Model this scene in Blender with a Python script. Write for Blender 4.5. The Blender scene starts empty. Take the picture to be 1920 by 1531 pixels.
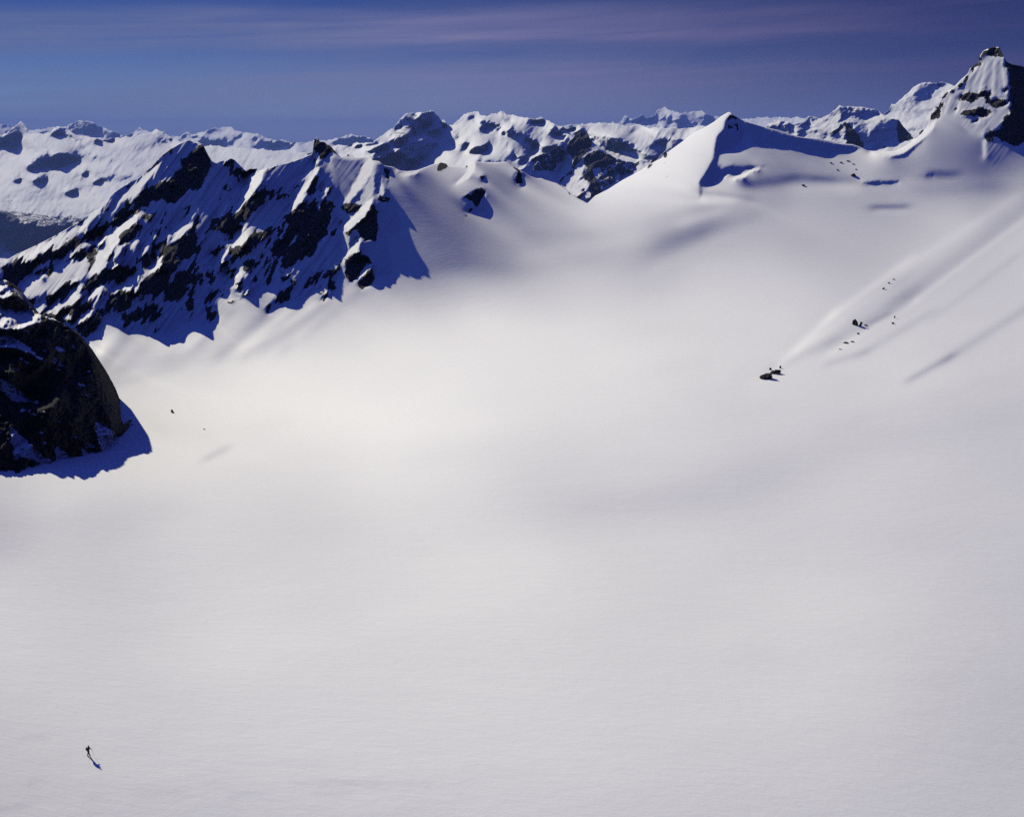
import bpy, bmesh, math, random
import numpy as np
from mathutils import Vector, noise as mnoise
random.seed(4); RNG = np.random.default_rng(7)
C = bpy.context.scene.collection
R = math.radians

# ------------------------------------------------------------ camera
FOC = 1884.0; PITCH = R(15.3); CX, CY = 960.0, 765.5; CAMZ = 400.0
cam_d = bpy.data.cameras.new('camera'); cam = bpy.data.objects.new('camera', cam_d); C.objects.link(cam)
cam_d.sensor_width = 36.0; cam_d.lens = 36.0*FOC/1920.0; cam_d.clip_start = 0.5; cam_d.clip_end = 200000
cam.location = (0, 0, CAMZ); cam.rotation_euler = (R(90)-PITCH, 0, 0)
bpy.context.scene.camera = cam

# ------------------------------------------------------------ sun and sky
SUN_EL, SUN_BACK = 36.0, 42.0            # the sun stands to the left, a little beyond the ridge
el, bk = R(SUN_EL), R(SUN_BACK)
S = np.array([-math.cos(el)*math.cos(bk), math.cos(el)*math.sin(bk), math.sin(el)])
ld = bpy.data.lights.new('sun', 'SUN'); ld.energy = 4.45; ld.angle = R(0.55); ld.color = (1.0, 0.935, 0.70)
sun = bpy.data.objects.new('sun', ld); C.objects.link(sun)
sun.rotation_euler = Vector(S).to_track_quat('Z', 'Y').to_euler(); sun.location = (-50, 30, CAMZ+100)

w = bpy.data.worlds.new('World'); bpy.context.scene.world = w; w.use_nodes = True
wt = w.node_tree; wt.nodes.clear()
def N(t, typ, **k):
    n = t.nodes.new(typ)
    for a, b in k.items():
        if a == 'inp':
            for i, v in b.items(): n.inputs[i].default_value = v
        else: setattr(n, a, b)
    return n
def mth(t, op, a, b=None, c=None, clamp=False):
    n = t.nodes.new('ShaderNodeMath'); n.operation = op; n.use_clamp = clamp
    for i, v in enumerate((a, b, c)):
        if v is None: continue
        if isinstance(v, (int, float)): n.inputs[i].default_value = v
        else: t.links.new(v, n.inputs[i])
    return n.outputs[0]
def mixc(t, fac, a, b, mode='MIX'):
    n = t.nodes.new('ShaderNodeMix'); n.data_type = 'RGBA'; n.blend_type = mode
    for s, v in ((n.inputs['Factor'], fac), (n.inputs[6], a), (n.inputs[7], b)):
        if isinstance(v, (int, float)): s.default_value = v
        elif isinstance(v, tuple): s.default_value = v if len(v) == 4 else v+(1,)
        else: t.links.new(v, s)
    return n.outputs[2]
def ramp(t, fac, stops, interp='LINEAR'):
    n = t.nodes.new('ShaderNodeValToRGB'); t.links.new(fac, n.inputs[0]); r = n.color_ramp; r.interpolation = interp
    while len(r.elements) < len(stops): r.elements.new(0.5)
    for e, (p, c) in zip(r.elements, stops): e.position = p; e.color = c if len(c) == 4 else tuple(c)+(1,)
    return n.outputs[0]
L_ = wt.links.new
sky = N(wt, 'ShaderNodeTexSky', sky_type='NISHITA', sun_disc=False)
sky.sun_elevation = el; sky.sun_rotation = math.atan2(S[0], S[1]); sky.altitude = 3000; sky.air_density = 1.0; sky.dust_density = 0.3; sky.ozone_density = 3.0
tc = N(wt, 'ShaderNodeTexCoord'); sx = N(wt, 'ShaderNodeSeparateXYZ'); L_(tc.outputs['Generated'], sx.inputs[0])
X, Y, Z = sx.outputs
# deep, dark alpine blue overhead, paler towards the horizon
tint = ramp(wt, mth(wt, 'MULTIPLY_ADD', Z, 0.5, 0.5), [(0.0, (.30,.32,.50)), (0.50, (.31,.34,.49)), (0.52, (.22,.25,.42)), (0.545, (.090,.135,.315)), (0.58, (.055,.10,.27)), (0.68, (.40,.43,1.02)), (1.0, (.36,.41,1.32))])
side = ramp(wt, mth(wt, 'MULTIPLY_ADD', X, 0.8, 0.5, clamp=True), [(0.0, (.90,1.05,1.05)), (0.3, (1.05,1.08,1.06)), (0.55, (1.0,.90,.90)), (0.78, (.55,.47,.62)), (1.0, (.32,.28,.46))])
base = mixc(wt, 1.0, sky.outputs[0], mixc(wt, 1.0, tint, side, 'MULTIPLY'), 'MULTIPLY')
# thin cirrus veils: long, nearly level streaks
cm = N(wt, 'ShaderNodeCombineXYZ')
L_(mth(wt, 'MULTIPLY', X, 1.6), cm.inputs[0])
L_(mth(wt, 'MULTIPLY_ADD', X, -1.1, mth(wt, 'MULTIPLY', Z, 17.0)), cm.inputs[1])
nz = N(wt, 'ShaderNodeTexNoise', inp={'Scale': 1.35, 'Detail': 5.0, 'Roughness': 0.5, 'Distortion': 0.25}); L_(cm.outputs[0], nz.inputs['Vector'])
wob = N(wt, 'ShaderNodeTexNoise', inp={'Scale': 2.2, 'Detail': 2.0}); L_(tc.outputs['Generated'], wob.inputs['Vector'])
q_ = mth(wt, 'ADD', mth(wt, 'MULTIPLY_ADD', X, -0.016, Z), mth(wt, 'MULTIPLY_ADD', wob.outputs[0], 0.030, -0.015))
g3 = lambda v: (v, v, v)
band = ramp(wt, mth(wt, 'MULTIPLY', q_, 4.0, clamp=True), [(0.0, g3(.55)), (0.12, g3(.75)), (0.20, g3(.80)), (0.255, g3(.30)), (0.28, g3(.32)), (0.33, g3(.92)), (0.40, g3(.80)), (0.455, g3(.15)), (0.52, g3(.05)), (0.70, g3(.35)), (1.0, g3(0))])
cm2 = N(wt, 'ShaderNodeCombineXYZ'); L_(mth(wt, 'MULTIPLY', X, 2.6), cm2.inputs[0]); L_(mth(wt, 'MULTIPLY_ADD', X, -2.4, mth(wt, 'MULTIPLY', Z, 60.0)), cm2.inputs[1])
nf2 = N(wt, 'ShaderNodeTexNoise', inp={'Scale': 1.2, 'Detail': 7.0, 'Roughness': 0.62, 'Distortion': 0.6}); L_(cm2.outputs[0], nf2.inputs['Vector'])
band = mth(wt, 'MULTIPLY', band, ramp(wt, nf2.outputs[0], [(0.30, g3(.45)), (0.52, g3(1.0)), (0.72, g3(1.25))]))
vf = mth(wt, 'MULTIPLY', band, mth(wt, 'ADD', ramp(wt, nz.outputs[0], [(0.34, (0,0,0)), (0.66, (.62,)*3)]), 0.42), clamp=True)
hue = ramp(wt, mth(wt, 'MULTIPLY_ADD', X, 0.8, 0.5, clamp=True), [(0.0, (1.05,1.50,3.0)), (0.28, (1.75,1.95,3.4)), (0.45, (2.35,2.2,3.75)), (0.62, (1.75,1.55,3.0)), (0.80, (.72,.62,1.8)), (1.0, (.35,.30,1.05))])
col = mixc(wt, vf, base, hue)
bg = N(wt, 'ShaderNodeBackground', inp={'Strength': 0.1}); L_(col, bg.inputs[0])
wo = N(wt, 'ShaderNodeOutputWorld'); L_(bg.outputs[0], wo.inputs[0])
vs = bpy.context.scene.view_settings; vs.view_transform = 'Standard'; vs.look = 'None'; vs.exposure = 0.0; vs.gamma = 1.0
bpy.context.scene.cycles.diffuse_bounces = 0; bpy.context.scene.cycles.max_bounces = 6
bpy.context.scene.cycles.volume_bounces = 0; bpy.context.scene.cycles.use_denoising = False

# ------------------------------------------------------------ geometry of sight lines
FW = np.array([0, math.cos(PITCH), -math.sin(PITCH)]); UPV = np.array([0, math.sin(PITCH), math.cos(PITCH)]); RT = np.array([1., 0, 0])
def rays(px, py):
    u = (np.asarray(px, float)-CX)/FOC; v = (CY-np.asarray(py, float))/FOC
    return u[..., None]*RT + v[..., None]*UPV + FW
def at(px, py, Ld):                              # world point at log depth Ld on a sight line
    return rays(px, py)*np.exp(Ld)[..., None] + np.array([0, 0, CAMZ])
def nrm(beta, phi):                              # slope beta, facing phi (0 = camera, + = left)
    b, f = R(beta), R(phi)
    return np.array([-math.sin(b)*math.sin(f), -math.sin(b)*math.cos(f), math.cos(b)])
def grad_of(n, W):                               # log-depth gradient per pixel that gives normal n
    nw = np.minimum((n*W).sum(-1), -0.06)
    gu = -(n@RT)/nw/FOC; gv = (n@UPV)/nw/FOC
    return gu, gv
def normal_of(Ld, px, py):
    P = at(px, py, Ld)
    dy, dx = np.gradient(P, axis=0), np.gradient(P, axis=1)
    n = np.cross(dy, dx); n /= np.linalg.norm(n, axis=-1, keepdims=True)+1e-12
    n *= np.sign(n[..., 2:3]+1e-9)
    return n
def solve(gx, gy, L0, h, ell):                   # screened Poisson fit, cosine basis
    lam = (h/ell)**2
    gx = gx*h; gy = gy*h
    d = lam*L0
    dv = np.zeros_like(L0)
    ex = 0.5*(gx[:, 1:]+gx[:, :-1]); ey = 0.5*(gy[1:]+gy[:-1])
    dv[:, :-1] += ex; dv[:, 1:] -= ex; dv[:-1] += ey; dv[1:] -= ey
    rhs = d - dv
    H, Wd = rhs.shape
    e = np.zeros((2*H, 2*Wd)); e[:H, :Wd] = rhs; e[H:, :Wd] = rhs[::-1]; e[:, Wd:] = e[:, :Wd][:, ::-1]
    F = np.fft.rfft2(e)
    ky = 2-2*np.cos(2*np.pi*np.fft.fftfreq(2*H)); kx = 2-2*np.cos(2*np.pi*np.fft.rfftfreq(2*Wd))
    F /= (ky[:, None]+kx[None, :]+lam)
    return np.fft.irfft2(F, s=e.shape)[:H, :Wd]
def blur(a, s):
    if s <= 0.3: return a
    r = int(3*s)+1; k = np.exp(-0.5*(np.arange(-r, r+1)/s)**2); k /= k.sum()
    p = np.pad(a, r, mode='edge')
    p = sum(k[i]*p[i:i+a.shape[0]] for i in range(2*r+1))
    q = sum(k[i]*p[:, i:i+a.shape[1]] for i in range(2*r+1)); return q
def tps(pts, vals, X, Y, reg=1e-4, step=12):
    pts = np.array(pts, float)/1000; vals = np.array(vals, float)
    def ker(d2): return 0.5*d2*np.log(d2+1e-12)
    d2 = ((pts[:, None]-pts[None])**2).sum(-1); n = len(pts)
    A = np.zeros((n+3, n+3)); A[:n, :n] = ker(d2)+reg*np.eye(n); A[:n, n] = 1; A[:n, n+1:] = pts; A[n, :n] = 1; A[n+1:, :n] = pts.T
    c = np.linalg.solve(A, np.r_[vals, 0, 0, 0])
    xs = X[0, ::step]; ys = Y[::step, 0]
    xs = np.r_[xs, X[0, -1]] if xs[-1] != X[0, -1] else xs; ys = np.r_[ys, Y[-1, 0]] if ys[-1] != Y[-1, 0] else ys
    gx, gy = np.meshgrid(xs/1000, ys/1000); out = c[n]+c[n+1]*gx+c[n+2]*gy
    for i in range(n): out += c[i]*ker((gx-pts[i, 0])**2+(gy-pts[i, 1])**2)
    # cubic-ish upsampling: separable linear then blur
    t = np.array([np.interp(X[0], xs, r) for r in out]); t = np.array([np.interp(Y[:, 0], ys, t[:, j]) for j in range(t.shape[1])]).T
    return blur(t, step*0.45)
def fbm(shape, cells, octaves=4, gain=0.5, stretch=(1, 1), seed=0, shear=0.0):
    rg = np.random.default_rng(seed); H, Wd = shape; out = np.zeros(shape); a = 1.0; tot = 0
    yy, xx = np.mgrid[0:H, 0:Wd].astype(float)
    xs = (xx+shear*yy)
    for o in range(octaves):
        cx = cells*stretch[0]/2**o; cy = cells*stretch[1]/2**o
        if min(cx, cy) < 1.2: break
        u = (xs-xs.min())/cx+rg.random()*9; v = yy/cy+rg.random()*9
        T = rg.standard_normal((int(v.max())+3, int(u.max())+3))
        iu = u.astype(int); iv = v.astype(int); fu = u-iu; fv = v-iv
        fu = fu*fu*(3-2*fu); fv = fv*fv*(3-2*fv)
        out += a*((T[iv, iu]*(1-fu)+T[iv, iu+1]*fu)*(1-fv)+(T[iv+1, iu]*(1-fu)+T[iv+1, iu+1]*fu)*fv)
        tot += a*a; a *= gain
    return out/math.sqrt(tot)

# survey frames: the traced outlines are read off in the units of these frames
FR = {'1': (0,180,4), '2': (400,180,4), '3': (800,180,4), '4': (1200,80,2.6667), '5': (0,480,3.19), '6': (1300,300,3.061),
      'A': (1240,180,5.103), 'B': (1560,60,5.103), 'C': (140,400,5.103), 'D': (440,400,5.103), 'E': (0,380,5.89),
      'F': (680,190,5.3333), 'G': (960,190,5.3333), '0': (0,0,1)}
def poly(s):
    z, r = s.split(':'); ox, oy, k = FR[z.strip()]
    a = np.array(r.replace(',', ' ').split(), float).reshape(-1, 2)
    return a/k + np.array([ox, oy])
def rag(p, amp, seg=3.0, seed=0):
    """Break a traced outline up into the uneven edge that rock and blown snow have."""
    if amp <= 0: return p
    rg = np.random.default_rng(int(abs(p[0]).sum()*7+seed)); out = []
    for a, b in zip(p, np.roll(p, -1, 0)):
        n = max(1, int(np.hypot(*(b-a))/seg)); t = np.arange(n)[:, None]/n; q = a+(b-a)*t
        q += rg.standard_normal(q.shape)*amp*(0.45 if n < 2 else 1); out.append(q)
    return np.concatenate(out)
class Field:
    def __init__(s, x0, x1, y0, y1, h):
        s.h = h; s.x = np.arange(x0, x1+h, h, dtype=float); s.y = np.arange(y0, y1+h, h, dtype=float)
        s.X, s.Y = np.meshgrid(s.x, s.y); s.W = rays(s.X, s.Y)
    def mask(s, p, b=0.0, jag=0.0):
        m = np.zeros(s.X.shape)
        if isinstance(p, str): p = poly(p)
        p = rag(p, jag)
        ix = slice(max(0, int((p[:, 0].min()-s.x[0])/s.h)-1), max(0, int((p[:, 0].max()-s.x[0])/s.h)+3))
        iy = slice(max(0, int((p[:, 1].min()-s.y[0])/s.h)-1), max(0, int((p[:, 1].max()-s.y[0])/s.h)+3))
        X, Y = s.X[iy, ix], s.Y[iy, ix]
        ins = np.zeros(X.shape, bool)
        for (ax, ay), (bx, by) in zip(p, np.roll(p, -1, 0)):
            if ay == by: continue
            ins ^= ((ay > Y) != (by > Y)) & (X < (bx-ax)*(Y-ay)/(by-ay)+ax)
        m[iy, ix] = ins
        return blur(m, b/s.h) if b > 0 else m
    def grad(s, L): return np.gradient(L, s.h, axis=1), np.gradient(L, s.h, axis=0)
    def samp(s, A, px, py):
        u = np.clip((px-s.x[0])/s.h, 0, len(s.x)-1.001); v = np.clip((py-s.y[0])/s.h, 0, len(s.y)-1.001)
        iu, iv = u.astype(int), v.astype(int); fu, fv = u-iu, v-iv
        return (A[iv, iu]*(1-fu)+A[iv, iu+1]*fu)*(1-fv)+(A[iv+1, iu]*(1-fu)+A[iv+1, iu+1]*fu)*fv
def curve(s):
    a = np.concatenate([poly(t) for t in s.split('|')]) ; a = a[np.argsort(a[:, 0], kind='stable')]
    x = a[:, 0].copy()
    for i in range(1, len(x)):
        if x[i] <= x[i-1]: x[i] = x[i-1]+0.3
    return lambda px: np.interp(px, x, a[:, 1])

# ------------------------------------------------------------ materials
def mat(name):
    m = bpy.data.materials.new(name); m.use_nodes = True
    return m, m.node_tree, m.node_tree.nodes['Principled BSDF']
def terrain_mat(name, sc=1.0, thr=0.47, dust=0.20, snow=(.86,.875,.90), rock_a=(.014,.012,.014), rock_b=(.030,.026,.028), bump=1.0, edge=0.5, patch=0.42):
    m, t, b = mat(name); L = t.links.new
    g = N(t, 'ShaderNodeTexCoord'); at_ = N(t, 'ShaderNodeAttribute', attribute_name='rock')
    def nz(s, d, r=0.55, dist=0.0):
        n = N(t, 'ShaderNodeTexNoise', inp={'Scale': s, 'Detail': d, 'Roughness': r, 'Distortion': dist}); L(mp.outputs[0], n.inputs['Vector']); return n.outputs[0]
    mp = N(t, 'ShaderNodeMapping', inp={'Rotation': (0, R(48), 0), 'Scale': (1.0, 0.8, 0.42)}); L(g.outputs['Object'], mp.inputs[0])
    n1 = nz(0.05/sc, 6, 0.7); n2 = nz(0.14/sc, 6, 0.65, 0.6); n3 = nz(0.9/sc, 4)
    # ragged boundary between rock and snow; small snow ledges stay inside the rock
    e = mth(t, 'ADD', at_.outputs['Fac'], mth(t, 'MULTIPLY', mth(t, 'SUBTRACT', n1, 0.5), edge*2.6))
    e = mth(t, 'ADD', e, mth(t, 'MULTIPLY', mth(t, 'SUBTRACT', n2, 0.5), edge*2.2))
    isrock = ramp(t, e, [(thr, (0,)*3), (thr+0.06, (1,)*3)])
    led = ramp(t, n2, [(patch-0.13, (0,)*3), (patch-0.08, (1,)*3)])
    isrock = mth(t, 'MULTIPLY', isrock, led)
    rc = mixc(t, n3, rock_a, rock_b)
    # a dusting of blown snow lies on the small ledges
    rc = mixc(t, mth(t, 'MULTIPLY', ramp(t, nz(0.55/sc, 6, 0.7), [(0.50, (0,)*3), (0.68, (1,)*3)]), dust), rc, snow)
    sc_ = mixc(t, n1, tuple(c*0.985 for c in snow), snow)
    L(mixc(t, isrock, sc_, rc), b.inputs['Base Color'])
    L(mth(t, 'MULTIPLY_ADD', isrock, 0.05, 0.85), b.inputs['Roughness']); b.inputs['Specular IOR Level'].default_value = 0.12
    bp = N(t, 'ShaderNodeBump', inp={'Strength': 0.55*bump, 'Distance': 3.0*sc}); L(mth(t, 'MULTIPLY', n2, isrock), bp.inputs['Height'])
    bp2 = N(t, 'ShaderNodeBump', inp={'Strength': 0.10*bump, 'Distance': 0.6*sc}); L(n3, bp2.inputs['Height']); L(bp.outputs[0], bp2.inputs['Normal'])
    L(bp2.outputs[0], b.inputs['Normal'])
    return m
M_near = terrain_mat('snow_and_rock', 0.36, thr=0.40, edge=0.62)
M_peak = terrain_mat('snow_and_rock_peaks', 1.0)
M_mid = terrain_mat('snow_and_rock_mid', 3.0)
M_far = terrain_mat('snow_and_rock_far', 8.0, edge=0.7)
def glacier_mat():
    m, t, b = mat('wind_packed_snow'); L = t.links.new
    g = N(t, 'ShaderNodeTexCoord'); at_ = N(t, 'ShaderNodeAttribute', attribute_name='rock')
    mp = N(t, 'ShaderNodeMapping', inp={'Scale': (0.35, 1.2, 1.0), 'Rotation': (0, 0, R(8))}); L(g.outputs['Object'], mp.inputs[0])
    def nz(s, d, r=0.55, src=None):
        n = N(t, 'ShaderNodeTexNoise', inp={'Scale': s, 'Detail': d, 'Roughness': r}); L(src or g.outputs['Object'], n.inputs['Vector']); return n.outputs[0]
    fine = nz(0.9, 6, 0.62, mp.outputs[0]); broad = nz(0.02, 5, 0.5, mp.outputs[0]); gr = nz(3.2, 3, 0.7)
    e = mth(t, 'ADD', at_.outputs['Fac'], mth(t, 'MULTIPLY', mth(t, 'SUBTRACT', nz(0.10, 6, 0.65), 0.5), 1.1))
    isr = ramp(t, e, [(0.47, (0,)*3), (0.53, (1,)*3)])
    snow = mixc(t, broad, (.865,.875,.885), (.885,.89,.90))
    L(mixc(t, isr, snow, mixc(t, fine, (.02,.017,.018), (.05,.042,.04))), b.inputs['Base Color'])
    b.inputs['Roughness'].default_value = 0.8; b.inputs['Specular IOR Level'].default_value = 0.12
    bp = N(t, 'ShaderNodeBump', inp={'Strength': 0.16, 'Distance': 0.35}); L(fine, bp.inputs['Height'])
    mp2 = N(t, 'ShaderNodeMapping', inp={'Scale': (0.5, 1.1, 1.0), 'Rotation': (0, 0, R(-14))}); L(g.outputs['Object'], mp2.inputs[0])
    bp0 = N(t, 'ShaderNodeBump', inp={'Strength': 0.15, 'Distance': 0.5}); L(nz(0.22, 5, 0.6, mp2.outputs[0]), bp0.inputs['Height']); L(bp0.outputs[0], bp.inputs['Normal'])
    bp2 = N(t, 'ShaderNodeBump', inp={'Strength': 0.10, 'Distance': 0.12}); L(gr, bp2.inputs['Height']); L(bp.outputs[0], bp2.inputs['Normal'])
    L(bp2.outputs[0], b.inputs['Normal'])
    return m
M_glacier = glacier_mat()

def mesh_obj(name, V, F, material, rock=None, normals=None, kind=None):
    me = bpy.data.meshes.new(name)
    me.vertices.add(len(V)); me.vertices.foreach_set('co', np.asarray(V, np.float32).ravel())
    F = np.asarray(F, np.int32); k = F.shape[1]
    me.loops.add(F.size); me.loops.foreach_set('vertex_index', F.ravel())
    me.polygons.add(len(F)); me.polygons.foreach_set('loop_start', np.arange(0, F.size, k, dtype=np.int32)); me.polygons.foreach_set('loop_total', np.full(len(F), k, np.int32))
    me.update(calc_edges=True)
    me.polygons.foreach_set('use_smooth', np.ones(len(F), bool))
    if rock is not None:
        a = me.attributes.new('rock', 'FLOAT', 'POINT'); a.data.foreach_set('value', np.asarray(rock, np.float32))
    me.materials.append(material)
    if normals is not None: me.normals_split_custom_set_from_vertices(normals.tolist())
    o = bpy.data.objects.new(name, me); C.objects.link(o)
    if kind: o['kind'] = kind
    return o
def strip(P):                                    # quads of a (rows, cols) grid of points; rows run down the picture
    H, Wd = P.shape[:2]; i = np.arange(H*Wd).reshape(H, Wd)
    return np.stack([i[1:, :-1], i[1:, 1:], i[:-1, 1:], i[:-1, :-1]], -1).reshape(-1, 4)
def sheet(fld, Ld, rock, cols, top, offs, bottom, back=((20, -6), (70, -45), (200, -150), (500, -380)), rough=None, taper=None):
    """A slope of ground: crest line along the top, its front face down to `bottom`, and its own lee slope behind the crest."""
    tp = top(cols)
    bt = bottom(cols) if callable(bottom) else np.full(len(cols), float(bottom))
    py = tp[None]+offs[:, None]*((bt-tp)/offs[-1])[None]
    px = np.broadcast_to(cols, py.shape)
    Ls = fld.samp(Ld, px, py); P = at(px, py, Ls); rk = fld.samp(rock, px, py)
    hd = rays(px[0], py[0])*np.array([1, 1, 0]); hd /= np.linalg.norm(hd, axis=1, keepdims=True)
    bks = []
    for k, (d, dz) in enumerate(back[::-1]):
        q = P[0]+hd*d*1.0; q[:, 2] += dz
        s = min(12, 2+d/25.); q = blur(np.pad(q, ((0, 0), (0, 0))).T[None].repeat(1, 0)[0], 0).T
        bks.append(q)
    A = np.concatenate([np.array(bks), P], 0)
    rk = np.concatenate([np.repeat(rk[:1]*0.6, len(back), 0), rk], 0)
    return A, rk, px, py

# ------------------------------------------------------------ the near sheet: glacier, ridge, cone and right-hand peak
F0 = Field(-300, 2220, 60, 2100, 2.0)
SKY0 = curve('0:-300 560 -100 520 -30 500|E:0 660 60 640 180 570 250 540 420 460 560 390 640 345 720 300 800 255 900 200 1000 120 1120 60|'
 '1:830 740 900 690 970 650 1060 600 1150 520 1200 460 1290 390 1340 360 1390 335 1410 328 1450 345 1490 355 1530 375 1540 400 1560 440 1590 490 1620 505 1650 485 1700 485 1730 465 1760 480 1800 520 1845 565|'
 '2:270 548 330 545 340 560 400 545 500 515 600 490 700 450 742 432 748 400 755 330 775 308 790 320 800 343 830 345 880 375 910 410 935 440 960 458 1010 435 1040 440 1055 458 1110 458|'
 'F:80 545 100 590 170 600 210 640 260 650 300 655 380 695 450 700 540 690 640 655 700 630 780 610 840 625 850 650 940 650 1010 660 1065 630 1080 610 1130 605 1300 610 1440 605 1500 650 1580 690 1680 750 1740 770|'
 'G:300 770 330 785 450 820 520 865 600 930 650 965 720 1000 755 1020 830 945 960 880 1100 790 1250 710 1360 645 1430 600|'
 'A:0 595 50 545 210 430 260 390 310 355 400 310 500 250 580 190 640 155 665 155 680 180 740 210 800 240 900 270 1000 300 1130 330 1250 370 1350 395 1500 405 1600 425 1700 455|'
 'B:200 1075 270 1100 340 1135 430 1142 600 1140 680 1105 770 1050 840 990 900 920 930 860 945 800 960 750 985 715 1020 718 1040 650 1060 610 1110 570 1165 530 1230 460 1300 400 1320 350 1370 310 1400 295 1415 230 1450 180 1530 145 1600 145 1620 190 1650 250 1670 285 1720 310 1830 330 1890 400 1990 640 2200 1000 2600 1250 3400 1400')
# survey points: picture position and horizontal distance of the ground there
CP = np.array('''-300 2100 50 960 2100 52 2220 2100 50 -300 1531 92 0 1531 95 960 1531 95 1920 1531 88 2220 1531 84 0 1407 117 960 1407 117 1920 1407 108
0 1200 190 960 1200 190 1920 1200 165 2220 1200 150 0 1000 330 500 1000 335 960 1000 330 1500 1000 300 1920 1000 255 2220 1000 230
0 900 455 300 900 458 700 900 455 1100 900 445 1500 900 400 1920 900 330 -300 900 420 140 890 470 0 800 600 300 800 640 700 800 640 1100 800 630 1500 800 540 1920 800 420 2220 800 370
300 700 880 700 700 900 1000 700 890 1300 700 810 1600 700 660 1920 700 530 200 680 900 700 630 1110 1000 600 1230 1300 600 1140 1600 600 920 1920 600 700 2220 600 600
800 560 1390 1000 500 1640 1300 500 1560 1600 500 1310 1920 500 960 800 500 1510 800 420 1620 1100 430 1960 1100 385 2250 1300 450 1720 1300 400 1900 1600 420 1720 1920 400 1330 2220 400 1000
1200 330 2270 1300 250 2260 1365 212 2180 1315 345 1950 1400 350 1900 1450 300 2020 1450 245 2130 1550 300 2080 1600 275 2200 1700 290 2180 1600 350 1950 1800 350 1850
1800 290 1980 1730 245 2080 1780 170 2060 1860 90 2020 1860 200 1940 1920 130 2040 1920 300 1850 2220 300 1500 2220 140 1750
200 640 990 170 600 1020 300 615 1080 400 600 1130 500 575 1220 600 550 1310 700 530 1430 735 515 1480
280 540 1130 400 500 1210 520 450 1330 640 420 1450 740 400 1580 100 560 960 0 560 880 -300 620 700 -300 540 800
0 492 930 100 445 1060 200 385 1180 280 315 1280 350 264 1350 440 300 1390 520 310 1450 600 270 1560 690 295 1680 800 313 1850 890 305 1930 890 370 1800 980 320 2060 1040 345 2140
300 400 1230 200 470 1070 420 400 1310 550 380 1430 640 340 1570 60 490 975'''.split(), float).reshape(-1, 3)
# the basin floor is nearly level, so distances close up towards the back
def floor_y(y): return np.interp(y, [50, 95, 117, 190, 330, 450, 630, 880, 1230, 1640, 1960, 2250, 2400], [50, 95, 112, 148, 201, 239, 291, 355, 440, 546, 630, 695, 735])
NR = 29                                           # the last entries lie on the ridge face: they keep its steepness
isr = np.arange(len(CP)) >= len(CP)-NR
yb_ = np.interp(CP[:, 0], [170, 300, 400, 500, 600, 700, 800, 900, 1040], [1020, 1080, 1130, 1220, 1310, 1430, 1560, 1700, 1900])
CP[:, 2] = np.where(isr, floor_y(yb_)*(CP[:, 2]/yb_), floor_y(CP[:, 2]))
Wc = rays(CP[:, 0], CP[:, 1]); Lc = np.log(CP[:, 2]/Wc[:, 1])
L0 = tps(CP[:, :2], Lc, F0.X, F0.Y, reg=2e-4, step=8)
lin = lambda r: (r/255.0)**2.2
Tof = lambda r: (lin(np.asarray(r, float))-0.045)/1.16
# survey of how bright the open snow lies, which tells how it is tilted to the sun
TP = np.array('''-300 2100 190 2220 2100 180 0 1500 184 400 1500 192 960 1500 198 1400 1500 194 1900 1500 184 0 1300 194 400 1300 204 960 1300 206 1500 1300 203 1900 1300 188
0 1100 199 500 1100 208 1000 1100 211 1500 1100 206 1900 1100 196 0 1010 186 200 1000 196 500 1000 206 1000 1000 212 1500 1000 203 1900 1000 194
100 930 206 600 940 210 1000 940 206 300 880 216 700 880 223 1100 880 208 1400 890 200 1800 900 196 2220 900 190 450 850 220 400 780 223 800 780 229 1200 780 217 1400 760 212 1600 790 203 1900 780 193
300 700 208 500 700 222 900 700 229 1200 700 223 1420 720 215 1700 700 206 1900 700 200 250 640 192 400 650 205 600 640 214 800 640 226 1000 640 222 1200 640 216 1400 640 208 1500 600 203
600 590 195 750 590 203 900 590 214 1100 590 212 1300 560 203 1500 540 195 1800 620 196 760 540 160 800 520 142 900 540 185 950 510 175 1100 530 195 1300 510 196 1450 500 188 1600 500 176 1850 520 190
780 460 105 850 450 122 920 450 140 1000 450 160 1100 460 175 1200 470 176 1280 450 160 1350 450 172 1500 450 168 1700 430 176 1850 430 186 1900 480 192 2220 450 190
780 400 92 850 410 108 950 400 148 1050 400 176 1150 400 203 1250 400 196 1250 430 170 1330 400 162 1450 400 164 1600 390 167 1800 380 172 1900 400 184
760 360 84 800 360 98 830 350 150 800 335 118 870 340 180 855 360 120 930 340 128 1000 365 160 1060 380 185 1120 380 220 755 330 150
1250 330 224 1300 270 226 1340 245 222 1200 350 226 1290 370 210 1160 360 226 1290 310 222
1400 300 150 1450 285 128 1500 290 130 1450 335 130 1550 310 145 1600 330 160 1650 300 152 1500 370 170 1400 365 165 1560 350 160 1350 390 168
1700 320 152 1750 290 132 1800 270 130 1850 285 86 1750 340 150 1800 320 116 1850 325 100 1900 320 128 1690 350 158 1900 350 150 1700 280 190 1640 290 195'''.split(), float).reshape(-1, 3)
TB = Tof(tps(TP[:, :2], TP[:, 2], F0.X, F0.Y, reg=5e-4, step=8).clip(60, 232))
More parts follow.
